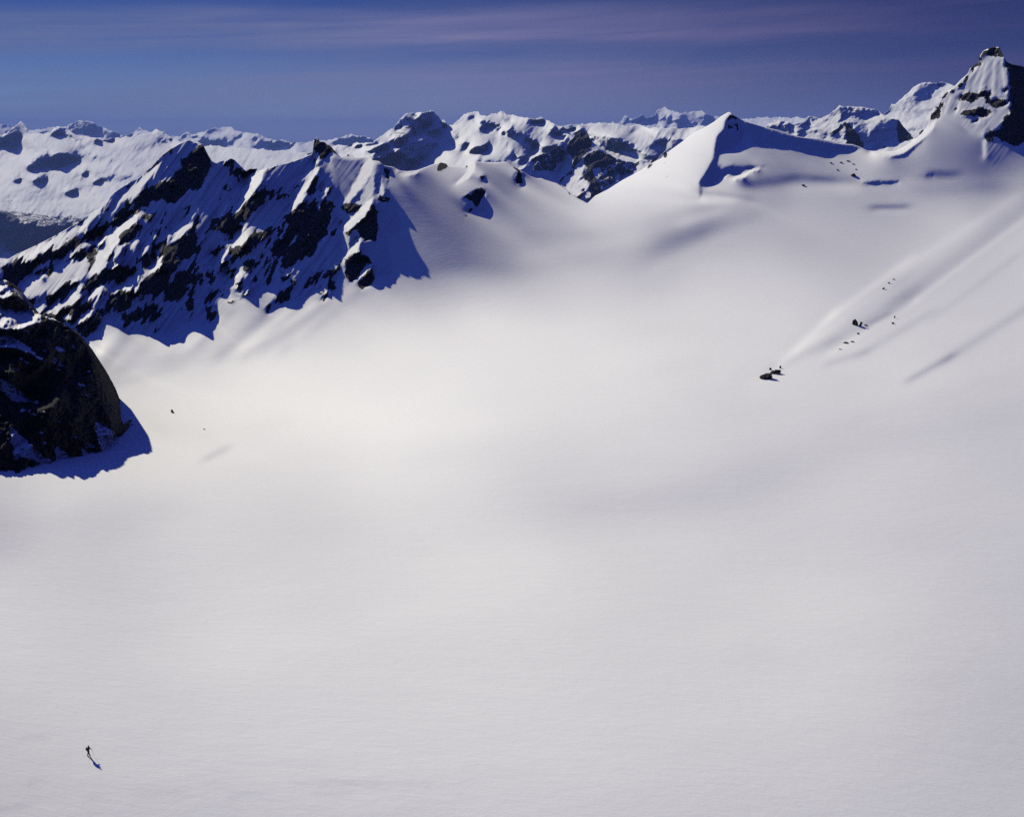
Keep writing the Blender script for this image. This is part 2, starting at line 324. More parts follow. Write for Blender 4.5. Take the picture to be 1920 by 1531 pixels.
# soft strokes on the snow: x0 y0 x1 y1 halfwidth change
def stroke(fld, T, x0, y0, x1, y1, wd, d, sharp=0):
    dx, dy = x1-x0, y1-y0; ln = math.hypot(dx, dy)+1e-6
    t = ((fld.X-x0)*dx+(fld.Y-y0)*dy)/ln; n = ((fld.X-x0)*-dy+(fld.Y-y0)*dx)/ln
    e = np.clip(np.maximum(-t, t-ln), 0, None)
    g = np.exp(-0.5*(n/wd)**2-0.5*(e/(wd*2.2+4))**2)
    T += d*g
STK = '''560 1468 700 1468 3 -.05 610 1467 660 1467 3 -.05 600 1486 650 1487 3 -.05 0 1516 45 1509 3 -.08 265 1486 330 1484 3 -.04 380 1470 420 1472 3 -.03 440 1490 490 1488 4 -.04 540 1428 600 1430 4 -.03 700 1468 800 1469 4 -.03 50 1383 75 1381 4 -.04 60 1468 75 1467 3 -.04 170 1497 190 1498 3 -.04 610 575 500 650 7 -.10 590 570 485 640 4 .10 640 560 540 650 6 -.08 655 545 560 630 5 .10 560 580 470 660 5 -.09 545 580 455 650 4 .08 500 590 420 660 8 -.12
680 545 600 610 8 -.06 480 600 330 670 10 -.05 250 620 190 690 9 -.12 215 625 180 665 6 .08 280 640 200 720 10 -.06 430 590 380 640 5 -.10 400 610 350 650 5 .06
240 690 400 660 9 -.05 220 720 330 690 6 -.05 160 650 300 640 8 .03
760 480 930 500 18 -.10 820 440 1000 470 14 -.03 1000 440 1090 440 8 -.03 940 520 1100 480 20 -.02 1000 480 1180 450 10 .04
1260 455 1310 430 18 -.13 1290 415 1340 400 7 .12 1230 410 1300 390 8 -.03 1320 375 1365 376 4 .20 1315 360 1400 372 3.5 -.16 1250 490 1330 450 12 .05 1320 440 1400 410 9 -.05
1410 345 1470 338 7 -.14 1370 335 1400 345 5 -.08 1500 333 1590 337 6 -.12 1530 335 1555 337 3 -.15 1490 350 1600 352 5 .06 1450 300 1520 305 6 .03 1440 360 1600 358 8 .04
1600 345 1700 340 6 .03 1745 327 1752 326 4 -.25 1772 328 1780 327 4 -.22 1645 389 1690 388 3.5 -.34 1650 395 1690 394 3 .12 1700 345 1900 335 8 .03 1750 355 1850 352 10 -.05
1920 395 1700 555 13 -.10 1700 555 1560 640 9 -.09 1560 640 1450 690 6 -.07 1920 412 1720 560 3 .10 1720 565 1560 660 3 .07 1900 372 1700 500 6 .05 1700 490 1560 592 5 .08 1560 592 1462 684 4.5 .09 1660 545 1500 655 4 .05 1700 520 1600 590 4 -.05
1740 590 1620 660 5 -.08 1620 660 1560 680 4 -.09 1930 575 1780 670 6 -.10 1780 670 1712 708 3.5 -.20 1920 470 1760 590 4 -.05 1500 630 1400 700 14 -.02 1200 700 1300 680 10 -.015
1630 607 1660 592 4 -.16 1100 830 1400 790 40 -.02 1100 960 1400 900 45 -.04 1500 860 1900 760 30 -.03 1560 800 1900 700 16 -.02 1080 950 1300 930 16 -.02 0 1000 280 960 30 -.04 900 1060 1300 1010 30 .02
393 856 417 844 4 -.14 230 772 300 800 5 -.04 300 803 400 830 6 -.03 290 778 385 806 3 -.03 480 800 520 790 8 -.015
480 700 700 660 22 .02 370 680 460 670 6 -.02'''.split()
STK = np.array(STK, float).reshape(-1, 6)
for s_ in STK: stroke(F0, TB, *s_)
# wind relief that gets lost with distance
fb = fbm(F0.X.shape, 70, 4, 0.55, (2.6, 0.7), 3, shear=0.35); TB += 0.010*fb*np.clip((F0.Y-420)/200, 0.3, 1)
TB = np.where((F0.X > 700) & (F0.X < 1100), TB.clip(0.11, 0.66), TB.clip(0.02, 0.66))

rock = np.zeros(F0.X.shape); G = np.zeros(F0.X.shape)          # G: where the slope is drawn by facets instead
Nf = np.zeros(F0.X.shape+(3,))
def spec(fld, Nf, G, p, beta, phi, b=1.2, wgt=1.0, jag=0.0):
    m = fld.mask(p, b, jag)*wgt
    Nf *= (1-m)[..., None]; Nf += m[..., None]*nrm(beta, phi); G[:] = G*(1-m)+m
SH = (47, -9)
RIDGE = poly('C:80 1195 200 1110 250 1050 300 985 350 960 400 1000 470 960 515 945 440 1020 470 1100 530 1150 570 1120 680 1150 700 1130 780 1150 830 1130 930 1148 1020 1070 1095 1065 1110 1020 1220 1020 1250 1075 1350 1000 1360 900 1400 800 1480 760 1600 830 1640 760 1700 760')
RIDGE2 = poly('D:150 760 240 720 290 740 330 690 400 640 450 620 430 750 350 850 280 910 310 950 400 900 460 870 540 840 620 850 700 770 760 750 820 740 800 850 880 790 940 780 970 640 1010 600 1015 450 1035 400 1030 250 1000 0')
RIDGE3 = poly('2:960 1000 940 850 900 700 870 560 850 480 880 400 700 240 400 240')
RIDGE4 = poly('1:1300 240 1150 400 900 600 600 800 0 1100 -300 1200 -500 1900')
ridge_poly = np.concatenate([RIDGE, RIDGE2, RIDGE3, RIDGE4, poly('0:-60 660 100 660')])
spec(F0, Nf, G, ridge_poly, *SH)
# right-hand pillar with the shade it throws on the hollow beside it
spec(F0, Nf, G, '2:1230 500 1300 530 1330 760 1380 850 1415 1000 1370 1040 1290 1030 1320 1180 1340 1330 1230 1330 1200 1400 1120 1430 1060 1390 990 1360 975 1280 1000 1220 1060 1100 1000 1040 1100 930 1190 800 1190 700 1210 600', 46, -9, 1.5)
LIT = [  # brightly lit snow facets on the ridge: outline, slope, facing
 ('1:1190 510 1150 530 1080 600 1000 660 930 720 880 800 830 880 810 910 850 880 900 810 960 770 1040 720 1050 690 1110 640 1180 560', 44, 42),
 ('1:830 740 780 790 720 850 640 930 560 1010 460 1060 400 1110 480 1090 560 1030 640 950 720 880 760 820 830 780', 42, 36),
 ('1:0 1235 100 1200 200 1150 300 1100 400 1060 560 990 600 950 640 960 560 1040 480 1080 400 1140 300 1180 220 1210 180 1190 100 1230 0 1260', 40, 40),
 ('E:170 660 200 600 300 600 400 540 500 470 600 390 560 480 500 520 420 560 380 600 300 640 230 640', 42, 55),
 ('E:600 490 680 450 780 390 850 330 900 260 1000 140 1110 60 1120 100 1020 190 960 260 1000 300 880 330 800 380 740 430 650 490', 42, 45),
 ('C:620 0 540 20 440 120 340 200 280 250 230 380 160 520 140 600 240 555 300 480 330 400 430 260 400 230 500 150 600 70', 44, 54),
 ('C:430 260 350 440 330 500 400 500 430 400 450 330 540 300 510 400 560 370 610 310 580 270 500 300 450 310', 44, 40),
 ('C:240 190 180 260 200 330 260 310 320 200', 42, 30),
 ('C:800 155 740 200 660 300 600 420 640 390 700 320 770 220', 44, 44),
 ('C:1140 0 1040 80 920 170 960 190 940 270 1000 250 1070 190 1110 160 1090 90', 44, 50), ('1:1510 740 1470 830 1400 920 1420 930 1460 860', 44, 52),
 ('C:900 185 850 270 880 270 900 220', 44, 50), ('C:830 300 800 340 785 385 820 370', 44, 55),
 ('C:850 395 780 410 740 500 720 580 770 570 810 530', 44, 62),
 ('C:600 570 580 545 545 620 460 630 400 700 340 780 420 750 520 740 570 680 610 600', 44, 58),
 ('C:640 630 600 680 545 765 600 740 630 680', 44, 58), ('C:690 590 660 600 650 620 680 605', 44, 58),
 ('C:0 470 150 460 130 530 60 640 0 670 -60 640', 42, 38), ('C:0 690 80 740 40 830 0 830 -30 760', 44, 55),
 ('C:245 715 190 715 110 810 170 815 210 800 200 870 240 790', 44, 55), ('C:160 930 80 960 0 1060 0 1085 70 1050 150 990', 44, 55),
 ('E:200 980 300 870 400 790 560 790 700 600 800 520 900 440 1000 400 1030 420 960 470 880 510 850 560 760 590 740 620 800 650 900 650 1000 660 960 760 860 880 800 890 700 910 620 980 560 1000 480 1000 420 1030 300 1070 230 1070', 41, 36),
 ('E:1178 300 1100 400 1080 500 1178 400', 42, 34), ('E:1178 440 1050 610 1000 800 1178 680', 44, 50),
 ('E:330 790 380 720 500 650 540 660 440 730', 42, 36),
 ('E:860 910 800 960 700 1080 600 1190 600 1220 700 1180 800 1080 860 1080 920 970', 43, 50), ('E:650 1060 560 1150 500 1230 580 1210 690 1120', 43, 50),
 ('E:530 1040 440 1110 350 1180 450 1200 520 1090', 43, 45), ('E:650 1310 720 1240 790 1240 760 1300', 44, 55), ('E:1000 1180 900 1240 800 1370 870 1360 960 1290 1010 1220', 44, 55),
 ('1:1920 560 1860 590 1840 700 1800 790 1750 880 1820 830 1880 760 1920 700 1960 640 1990 560', 44, 60),
 ('1:1700 820 1660 860 1620 930 1650 910 1690 860', 44, 50),
 ('C:1620 155 1530 220 1490 330 1560 300 1640 260 1690 180', 44, 58), ('C:1450 330 1400 340 1370 420 1355 510 1400 490 1450 400', 44, 52), ('C:1500 430 1470 500 1450 620 1480 600 1510 500', 44, 40),
 ('C:1600 545 1520 570 1510 640 1440 690 1430 730 1520 730 1560 680 1620 600', 44, 52), ('C:1620 560 1600 680 1580 800 1650 740 1680 620', 44, 30),
 ('C:1380 740 1330 810 1285 895 1330 880 1390 780', 44, 60), ('C:1390 800 1360 1000 1480 900 1450 860 1480 790', 40, 30),
 ('2:785 470 740 560 700 620 640 700 560 850 540 920 600 860 680 760 740 640 780 560', 44, 56), ('2:640 600 650 660 690 640 720 600 680 590', 44, 40),
 ('2:540 920 530 1020 460 1090 480 1080 540 1040 550 960', 44, 52), ('2:660 1005 600 1060 545 1160 620 1090', 44, 60),
 ('2:850 655 820 700 820 750 800 790 840 760 860 690', 44, 54), ('2:795 815 770 850 820 845', 44, 52),
 ('2:840 560 880 660 900 760 870 640 820 500', 46, 20),
 ('D:550 530 480 570 465 590 540 570', 44, 58), ('D:520 635 470 680 430 750 490 690', 44, 55), ('D:550 660 480 705 540 680', 44, 55), ('D:775 545 740 600 765 590', 44, 55),
 ('D:920 410 870 470 910 450', 44, 58), ('D:905 475 860 530 890 510', 44, 58), ('D:910 520 860 580 890 550', 44, 54), ('D:930 620 870 640 810 740 890 730 880 680', 44, 54), ('D:890 740 820 770 850 780', 44, 52),
 ('D:400 460 390 640 450 620 440 520', 42, 26),
 ('2:1200 470 1150 480 1080 600 1000 720 970 800 1020 790 1100 700 1190 560', 40, 44), ('2:880 470 950 640 960 800 1040 700 1100 560 1120 470 1000 480', 46, 8),
 ('2:1190 770 1170 850 1080 950 990 1020 975 980 1060 900 1110 830', 44, 58), ('2:1200 560 1130 720 1060 800 1120 820 1190 760 1210 650', 42, 28),
 ('D:1000 60 1060 120 1040 150 1100 100 1180 30 1240 0 1230 30 1120 120 1050 180 1030 140', 44, 50),
 ('D:1190 220 1150 260 1100 350 1050 380 1060 430 1110 410 1180 350 1200 270', 44, 56), ('D:1040 180 1100 230 1090 330 1050 350 1040 260', 44, 30),
 ('D:1300 480 1270 460 1190 590 1180 630 1240 590 1300 520', 44, 58), ('2:1250 620 1240 740 1275 745 1275 690', 44, 40)]
for p, b_, f_ in LIT: spec(F0, Nf, G, p, b_, f_, 0.8, jag=1.6)
# cone: shaded lee side, cornice wall, wind scoop
spec(F0, Nf, G, 'A:655 175 690 180 760 222 800 255 870 400 950 480 790 300 780 400 740 460 780 490 700 450 700 510 620 520 550 540 540 640 580 700 555 790 500 840 430 865 380 855 355 830 420 740 490 610 510 500 530 390 600 310 610 240', 50, -22, 0.9)
spec(F0, Nf, G, 'A:780 235 1000 300 1250 380 1500 415 1700 465 1830 475 1900 500 1830 530 1780 540 1640 520 1620 580 1560 570 1510 540 1400 530 1280 480 1100 480 1000 465 950 480 870 400', 47, -14, 0.9)
spec(F0, Nf, G, 'A:1000 285 1250 360 1500 395 1700 445 1700 462 1500 425 1250 385 1000 310', 30, -5, 0.9, 0.7)
spec(F0, Nf, G, 'A:560 700 680 660 780 675 900 660 1000 670 960 690 850 690 800 710 780 740 640 750 580 740', 42, -25, 1.6, 0.85)
spec(F0, Nf, G, 'A:590 760 700 770 800 750 850 705 980 695 860 720 800 775 700 790', 20, 60, 1.2, 0.6)
spec(F0, Nf, G, 'A:360 850 380 850 390 900 385 970 365 970', 40, -25, 1.2, 0.7)
spec(F0, Nf, G, '6:960 130 1050 118 1180 118 1180 126 1150 134 1010 146', 48, -10, 0.8)
spec(F0, Nf, G, '6:1330 85 1370 80 1375 95 1340 98', 42, -20, 1.2, 0.8)
# right-hand peak
spec(F0, Nf, G, 'B:1650 250 1690 350 1690 560 1700 650 1710 780 1700 820 1640 860 1560 930 1460 970 1450 1020 1500 1030 1560 990 1640 1050 1740 1090 1830 1060 2200 1060 3300 1300 3300 100 1750 200', 55, -18, 1.2)
spec(F0, Nf, G, 'B:1400 300 1450 230 1560 225 1650 270 1690 560 1710 780 1640 860 1500 960 1300 950 1240 880 1230 780 1250 650 1150 760 1050 780 1100 640 1190 530 1330 380', 46, 24, 2.0)
for k_, (xa, xb, f_) in enumerate([(1480, 1400, 50), (1530, 1450, 12), (1550, 1520, 46), (1590, 1560, 8), (1620, 1640, 48), (1440, 1330, 44), (1420, 1290, 14), (1400, 1240, 48)]):
    spec(F0, Nf, G, 'B:%d 270 %d 280 %d 560 %d 560' % (xa, xa+14, xb+22, xb), 46, f_, 1.6, 0.8)
for x_ in (1130, 1180, 1240): spec(F0, Nf, G, 'B:%d 600 %d 600 %d 780 %d 780' % (x_, x_+18, x_-40, x_-65), 44, 50 if x_ != 1180 else 15, 1.5, 0.8)
spec(F0, Nf, G, 'B:1500 1010 1640 1030 1740 1095 1660 1200 1560 1270 1480 1270 1470 1100', 40, -10, 5, 0.8)
spec(F0, Nf, G, 'B:1450 1000 1480 1010 1470 1200 1440 1200', 34, 40, 3, 0.6)
spec(F0, Nf, G, 'B:1540 690 1610 680 1560 790 1550 740', 46, 0, 1.5, 0.8)
spec(F0, Nf, G, 'B:560 1190 680 1170 760 1110 900 1010 860 1060 760 1150 700 1190 600 1205', 44, -12, 1.2, 0.9)   # under the wind lip of the saddle
spec(F0, Nf, G, 'B:340 1135 430 1142 600 1140 680 1105 770 1050 900 920 1000 840 960 930 880 1010 760 1100 680 1160 560 1185 400 1160', 24, 55, 1.2, 0.7)
spec(F0, Nf, G, 'F:300 655 380 697 450 702 540 692 640 660 600 690 540 730 450 750 380 735 320 700', 24, 50, 2.5, 0.45)      # lit lip of the cirque rim
spec(F0, Nf, G, 'F:1070 610 1130 605 1110 680 1060 760 980 810 880 860 1000 770 1060 700', 32, 50, 2.5, 0.9)
spec(F0, Nf, G, 'F:990 970 1100 900 1215 880 1215 960 1235 1105 1160 1115 1080 1110 1020 1090 1050 1000', 50, -20, 1.0)
spec(F0, Nf, G, 'F:1160 750 1220 735 1240 820 1190 800', 50, -20, 1.0); spec(F0, Nf, G, 'F:1500 760 1530 700 1600 720 1610 830 1580 870 1530 820', 48, -20, 1.4)
# ---- bare rock
ROCK = '''1:1440 400 1480 350 1530 370 1560 440 1590 490 1560 560 1540 600 1520 650 1480 690 1400 680 1380 740 1340 790 1290 820 1220 780 1150 770 1100 820 1000 820 1020 770 1080 700 1150 660 1250 650 1300 600 1370 560 1380 480
1:1330 362 1200 456 1120 536 1056 605 1100 582 1180 505 1260 435
1:980 645 1005 645 965 692
1:1730 465 1800 540 1820 600 1760 580 1700 540 1690 500
1:1860 560 1890 542 1925 545 1920 570 1880 572
E:0 700 80 690 200 640 300 650 420 600 460 550 530 510 620 500 720 470 860 400 960 330 1060 290 1100 300 1000 380 900 440 860 500 760 520 700 590 620 660 540 640 480 680 420 690 360 740 330 800 250 860 160 830 60 830 60 760 0 740
1:620 1060 700 1010 760 980 820 950 900 870 960 860 1000 900 900 960 850 990 800 1010 720 1060 640 1090
E:750 610 850 560 880 510 980 480 1040 510 1090 530 1050 600 900 630 800 640
E:400 760 540 700 600 720 560 790 480 780
1:890 1060 960 980 1050 960 1040 1010 960 1060 920 1100
1:1080 890 1160 860 1150 900 1090 910
C:100 640 240 560 300 530 440 510 520 500 560 560 540 600 500 620 420 630 330 660 240 680 130 720 80 700
E:560 1010 680 910 820 900 870 940 800 950 720 1010 700 1080 640 1050
E:170 840 200 980 220 1060 260 1080 360 1060 340 1130 330 1180 -300 1300 -300 900
E:450 1230 560 1240 700 1210 760 1120 900 1080 1000 1100 1000 1180 900 1230 830 1310 760 1320 640 1330 620 1400 560 1400 520 1300
E:830 1390 880 1350 960 1310 1060 1390 1000 1470 920 1500 850 1450
C:620 640 680 600 780 580 900 570 900 640 880 700 830 760 760 720 700 740 640 770
C:270 860 420 760 540 750 620 780 540 860 480 920 400 920 300 940
C:520 960 620 900 720 880 830 930 830 980 740 1040 680 1000 600 1050 540 1030
C:840 760 960 640 1060 620 1100 560 1210 580 1200 640 1100 650 1040 800 960 840 860 840
C:440 1010 500 960 540 1040 480 1060
C:830 300 960 270 1000 240 1100 220 1180 250 1140 340 1100 410 1000 400 880 410 810 380
C:600 440 660 400 710 440 700 520 620 540
C:410 230 500 150 620 80 640 110 600 200 530 230 500 300 460 300 450 250
C:450 390 510 375 500 400 460 410
C:1220 160 1350 100 1400 40 1440 0 1700 0 1690 60 1640 110 1560 90 1550 170 1430 230 1380 160
C:1480 370 1540 310 1700 200 1830 150 1830 200 1720 350 1640 390 1540 430
C:1350 540 1390 540 1440 600 1380 580
C:1250 930 1310 890 1360 940 1340 1010 1280 1060 1260 1000
C:1440 740 1500 740 1480 770
C:1460 850 1500 815 1550 830 1500 870
C:1280 590 1340 600 1330 660 1280 640
C:1060 840 1120 820 1100 960 1070 920
2:530 910 600 850 700 810 760 800 760 850 790 850 850 770 900 800 910 860 870 900 860 960 840 1060 760 1120 720 1200 640 1240 560 1250 520 1200 440 1200 420 1160 450 1110 500 1040 560 1000 540 950
2:760 570 790 500 770 590 720 660 700 740 740 740 780 640
2:250 740 330 700 390 800 290 860 280 930 200 960 150 880 200 820
2:340 720 560 700 580 730 480 760 400 760
2:150 1160 330 1060 420 980 440 1000 340 1090 260 1170 150 1190
2:20 960 120 870 140 960 60 1000
2:530 1350 590 1320 600 1340 560 1370
D:500 720 570 710 570 780 500 830 460 870 420 830 440 780
D:290 880 350 860 340 930 300 950
D:680 640 740 630 750 700 710 750 670 720
D:860 570 930 540 940 600 880 610
D:880 700 940 640 930 700 870 730
D:820 820 900 750 880 790 820 845
D:440 430 640 380 700 400 640 470 560 500 480 500
2:755 320 775 305 830 340 880 372 940 440 880 430 850 470 820 460 800 420 755 430 745 400
2:1010 432 1055 458 1000 460
2:400 545 520 510 510 530 420 555
2:1270 525 1310 540 1300 650 1270 620
2:1230 740 1340 750 1320 780 1240 770
2:1190 800 1230 870 1220 1000 1200 1100 1140 1090 1100 1020 1000 1040 1080 970 1150 920
2:950 830 1000 800 1110 820 1080 880 1000 890
D:1110 410 1050 470 1040 560 1080 650 1150 650 1190 600 1250 530 1290 460 1250 400 1180 380
D:1310 500 1330 600 1300 680 1240 715 1180 700 1190 630 1250 590
D:1060 180 1110 170 1120 200 1070 210
2:1700 492 1755 505 1740 550 1680 570 1670 540
3:260 770 340 720 380 690 430 700 430 760 400 800 380 860 340 800 300 800 290 780
3:300 860 340 850 330 900 290 905
3:400 600 440 590 440 630 410 625
3:655 600 710 560 715 640 680 650
3:600 498 660 526 720 570 690 585
3:280 530 320 510 310 545
3:1040 700 1090 725 1100 750 1060 730
A:650 190 740 205 770 235 700 225 640 225
A:640 260 670 270 680 310 650 320 630 300
A:700 270 740 280 760 320 720 325
B:1415 230 1450 180 1530 135 1610 138 1650 255 1620 240 1560 225 1450 235 1410 290
B:1320 350 1370 305 1430 300 1430 320 1340 370
B:1165 530 1330 380 1320 400 1200 520
B:1060 600 1160 550 1190 560 1100 590 1040 680 1010 710
B:985 715 1030 710 1050 740 1000 780 1010 820 920 900 940 850 960 760
B:1190 620 1290 580 1400 590 1510 570 1530 590 1500 630 1420 640 1330 650 1240 640 1200 635
B:1430 530 1460 530 1450 555 1430 550
B:1240 540 1330 535 1320 555 1260 555
B:1460 470 1480 480 1460 500 1450 490
B:1470 640 1600 650 1700 650 1610 680 1600 720 1520 700
B:1240 740 1400 730 1540 740 1550 790 1500 820 1420 840 1310 820 1240 780
B:1320 860 1420 850 1380 890 1330 880
B:1470 860 1500 850 1480 880
B:1640 550 1670 560 1660 590 1640 580
B:1140 740 1180 730 1170 760 1145 755
B:1655 240 1690 350 1690 560 1700 650 1710 780 1700 820 1640 860 1560 930 1460 970 1450 1020 1500 1030 1560 990 1640 1050 1740 1090 1830 1060 2200 1060 3300 1300 3300 100 1750 200
G:300 775 340 780 330 800
G:590 905 610 930 600 945 570 920
A:0 560 50 540 60 570 20 590
G:1360 640 1430 590 1440 598 1370 650'''.split('\n')
for p in ROCK: rock = np.maximum(rock, F0.mask(p, 1.6, 1.5))
wx_ = 3.0*fbm(F0.X.shape, 9, 3, 0.6, (1, 1), 101); wy_ = 3.0*fbm(F0.X.shape, 9, 3, 0.6, (1, 1), 102)
rock = F0.samp(rock, F0.X+wx_, F0.Y+wy_)
# scattered outcropping over the shaded face
sc1 = fbm(F0.X.shape, 14, 4, 0.6, (1.5, 1.0), 11, shear=0.6)
facem = F0.mask(ridge_poly, 4)
litm = np.zeros_like(rock)
for p, b_, f_ in LIT: litm = np.maximum(litm, F0.mask(p, 1.0))
rock = np.clip(rock+facem*(1-litm)*np.clip((sc1-0.55)*0.75, 0, 0.75)*np.clip((F0.Y-330)/120, 0.2, 1), 0, 1)
sc2 = fbm(F0.X.shape, 6, 4, 0.65, (0.8, 2.2), 12, shear=0.35)             # thin ribs of rock between the gullies
rock = np.clip(rock+facem*(1-litm)*np.clip((sc2-0.62+0.35*fbm(F0.X.shape, 40, 2, 0.5, (1, 1), 14))*1.0, 0, 0.85)*np.clip((F0.Y-300)/90, 0.15, 1), 0, 1)
rock *= 1-0.85*litm

def resamp(A, x0, y0, x1, y1):
    t = np.array([np.interp(x1, x0, r) for r in A]); return np.array([np.interp(y1, y0, t[:, j]) for j in range(t.shape[1])]).T
def fit_level(x, y, L, L0, T, wT, fu, fv, wF, rho, lam, newton, cg):
    """Gauss-Newton fit of log depth on one grid: slopes must explain the light on the snow and the surveyed facets."""
    h = x[1]-x[0]; xc = x[:-1]+h/2; yc = y[:-1]+h/2; Xc, Yc = np.meshgrid(xc, yc); W = rays(Xc, Yc)
    A = np.cross(W, UPV); B = np.cross(RT, W); sA = A@S; sB = B@S; k = FOC/(2*h)
    D = lambda q: ((q[:-1, 1:]-q[:-1, :-1]+q[1:, 1:]-q[1:, :-1])*k, -(q[1:, :-1]-q[:-1, :-1]+q[1:, 1:]-q[:-1, 1:])*k)
    def DT(a, b):
        o = np.zeros(L.shape); a = a*k; b = b*k
        o[:-1, 1:] += a; o[:-1, :-1] -= a; o[1:, 1:] += a; o[1:, :-1] -= a
        o[1:, :-1] -= b; o[:-1, :-1] += b; o[1:, 1:] -= b; o[:-1, 1:] += b
        return o
    H, Wd = L.shape
    ky = 2-2*np.cos(2*np.pi*np.fft.fftfreq(2*H)); kx = 2-2*np.cos(2*np.pi*np.fft.rfftfreq(2*Wd))
    lap = (ky[:, None]+kx[None])*(FOC/h)**2
    u0, v0 = D(L0); wn = np.linalg.norm(W, axis=-1)
    for it in range(newton):
        Lu, Lv = D(L); Nn = Lu[..., None]*A+Lv[..., None]*B-FW; nn = np.linalg.norm(Nn, axis=-1); n = Nn/nn[..., None]
        I = n@S; nw = np.maximum(-(n*W).sum(-1)/wn, 0.02)**2
        nw = np.minimum(nw, 1/nn**2*1.5)
        Ju = (sA-I*(n*A).sum(-1))/nn; Jv = (sB-I*(n*B).sum(-1))/nn
        r = I-T; wr = rho*nw+1e-7; wf = wF*nw
        uu = wT*Ju*Ju+wr+wf; vv = wT*Jv*Jv+wr+wf; uv = wT*Ju*Jv
        bu = -(wT*Ju*r+wr*(Lu-u0)+wf*(Lu-fu)); bv = -(wT*Jv*r+wr*(Lv-v0)+wf*(Lv-fv))
        b = DT(bu, bv)-lam*(L-L0)
        e0 = np.median(uu+vv)*0.35
        def Aop(q):
            a, c = D(q); return DT(uu*a+uv*c, uv*a+vv*c)+lam*q
        def Pc(q):
            e = np.zeros((2*H, 2*Wd)); e[:H, :Wd] = q; e[H:, :Wd] = q[::-1]; e[:, Wd:] = e[:, :Wd][:, ::-1]
            return np.fft.irfft2(np.fft.rfft2(e)/(e0*lap+lam), s=e.shape)[:H, :Wd]
        q = np.zeros_like(L); rr = b.copy(); z = Pc(rr); p = z; rz = (rr*z).sum()
        for c in range(cg):
            Ap = Aop(p); al = rz/((p*Ap).sum()+1e-30); q += al*p; rr -= al*Ap; z = Pc(rr); rz2 = (rr*z).sum(); p = z+(rz2/rz)*p; rz = rz2
        st = min(1.0, 0.35/(np.abs(q).max()+1e-9)); L = L+q*max(st, 0.3)
        L = blur(L, 0.5)
    return L
fs_ = fbm(F0.X.shape, 6, 3, 0.65, (0.5, 3.2), 201, shear=0.7)*facem
ux_, uy_ = F0.X+fs_*3.6, F0.Y-fs_*5.4
Nf = np.stack([F0.samp(Nf[..., c], ux_, uy_) for c in range(3)], -1); G = F0.samp(G, ux_, uy_); rock = F0.samp(rock, ux_, uy_)
def relax(fld, L0, T, wT, Nf, G, rock, amp, levels=((12, 12, 60), (4, 4, 30)), rho=0.03, lam=30.0, ell=70., stretch=(1, 1), seed=5, hscale=1.0, shear=0.55, fine=6):
    """Find the ground surface whose slopes agree with the surveyed facets and with how the open snow takes the sun."""
    nf = Nf/(np.linalg.norm(Nf, axis=-1, keepdims=True)+1e-9)
    gfx, gfy = grad_of(nf, fld.W); gfx = np.where(G > 0.02, gfx, 0).clip(-.02, .02); gfy = np.where(G > 0.02, gfy, 0).clip(-.02, .02)
    L = L0; px0, py0 = fld.x, fld.y
    for h, nt, cg in levels:
        s = h/fld.h; x = np.arange(fld.x[0], fld.x[-1]+h, h); y = np.arange(fld.y[0], fld.y[-1]+h, h); xc = x[:-1]+h/2; yc = y[:-1]+h/2
        rs = lambda Q: resamp(blur(Q, s*0.4), fld.x, fld.y, xc, yc)
        Lc = resamp(L, px0, py0, x, y); L0c = resamp(L0, fld.x, fld.y, x, y)
        g = rs(G); L = fit_level(x, y, Lc, L0c, rs(T), rs(wT)*(1-g), FOC*rs(gfx*G)/(g+1e-6), -FOC*rs(gfy*G)/(g+1e-6), g*0.25, rho, lam*(h/12.)**2*1e-6*(FOC/h)**2, nt, cg)
        px0, py0 = x, y
    L = resamp(L, px0, py0, fld.x, fld.y); L = blur(L, px0[1]-px0[0] > fld.h and 1.0 or 0)
    gx0, gy0 = fld.grad(L); Lg = L; kk = np.zeros(L.shape); Sh = S*np.array([1, 1, 0]); Sh = Sh/np.linalg.norm(Sh); It = nf@S
    for it in range(fine):
        L = solve(gx0*(1-G)+G*gfx, gy0*(1-G)+G*gfy, Lg, fld.h, ell)
        if it == fine-1: break
        I = normal_of(L, fld.X, fld.Y)@S; r = It-I; r[(It < 0) & (I < -0.03)] = 0
        kk = (kk+0.9*r*(G > 0.3)).clip(-1.2, 1.2)
        n2 = nf+kk[..., None]*Sh; n2 /= np.linalg.norm(n2, axis=-1, keepdims=True)+1e-9
        gfx, gfy = grad_of(n2, fld.W); gfx = np.where(G > 0.02, gfx, 0).clip(-.012, .012); gfy = np.where(G > 0.02, gfy, 0).clip(-.012, .012)
    rr = fbm(fld.X.shape, 16*hscale, 5, 0.62, stretch, seed, shear=shear)+0.5*fbm(fld.X.shape, 8*hscale, 3, 0.6, (1, 1), seed+1)
    st = fbm(fld.X.shape, 7, 2, 0.6, (0.55, 5.0), seed+5, shear=0.75)       # flutings blown and shed down the faces
    return L+amp*rr*blur(rock, 1.0)+0.00055*st*blur(G, 2.0)*(0.22+0.78*facem)

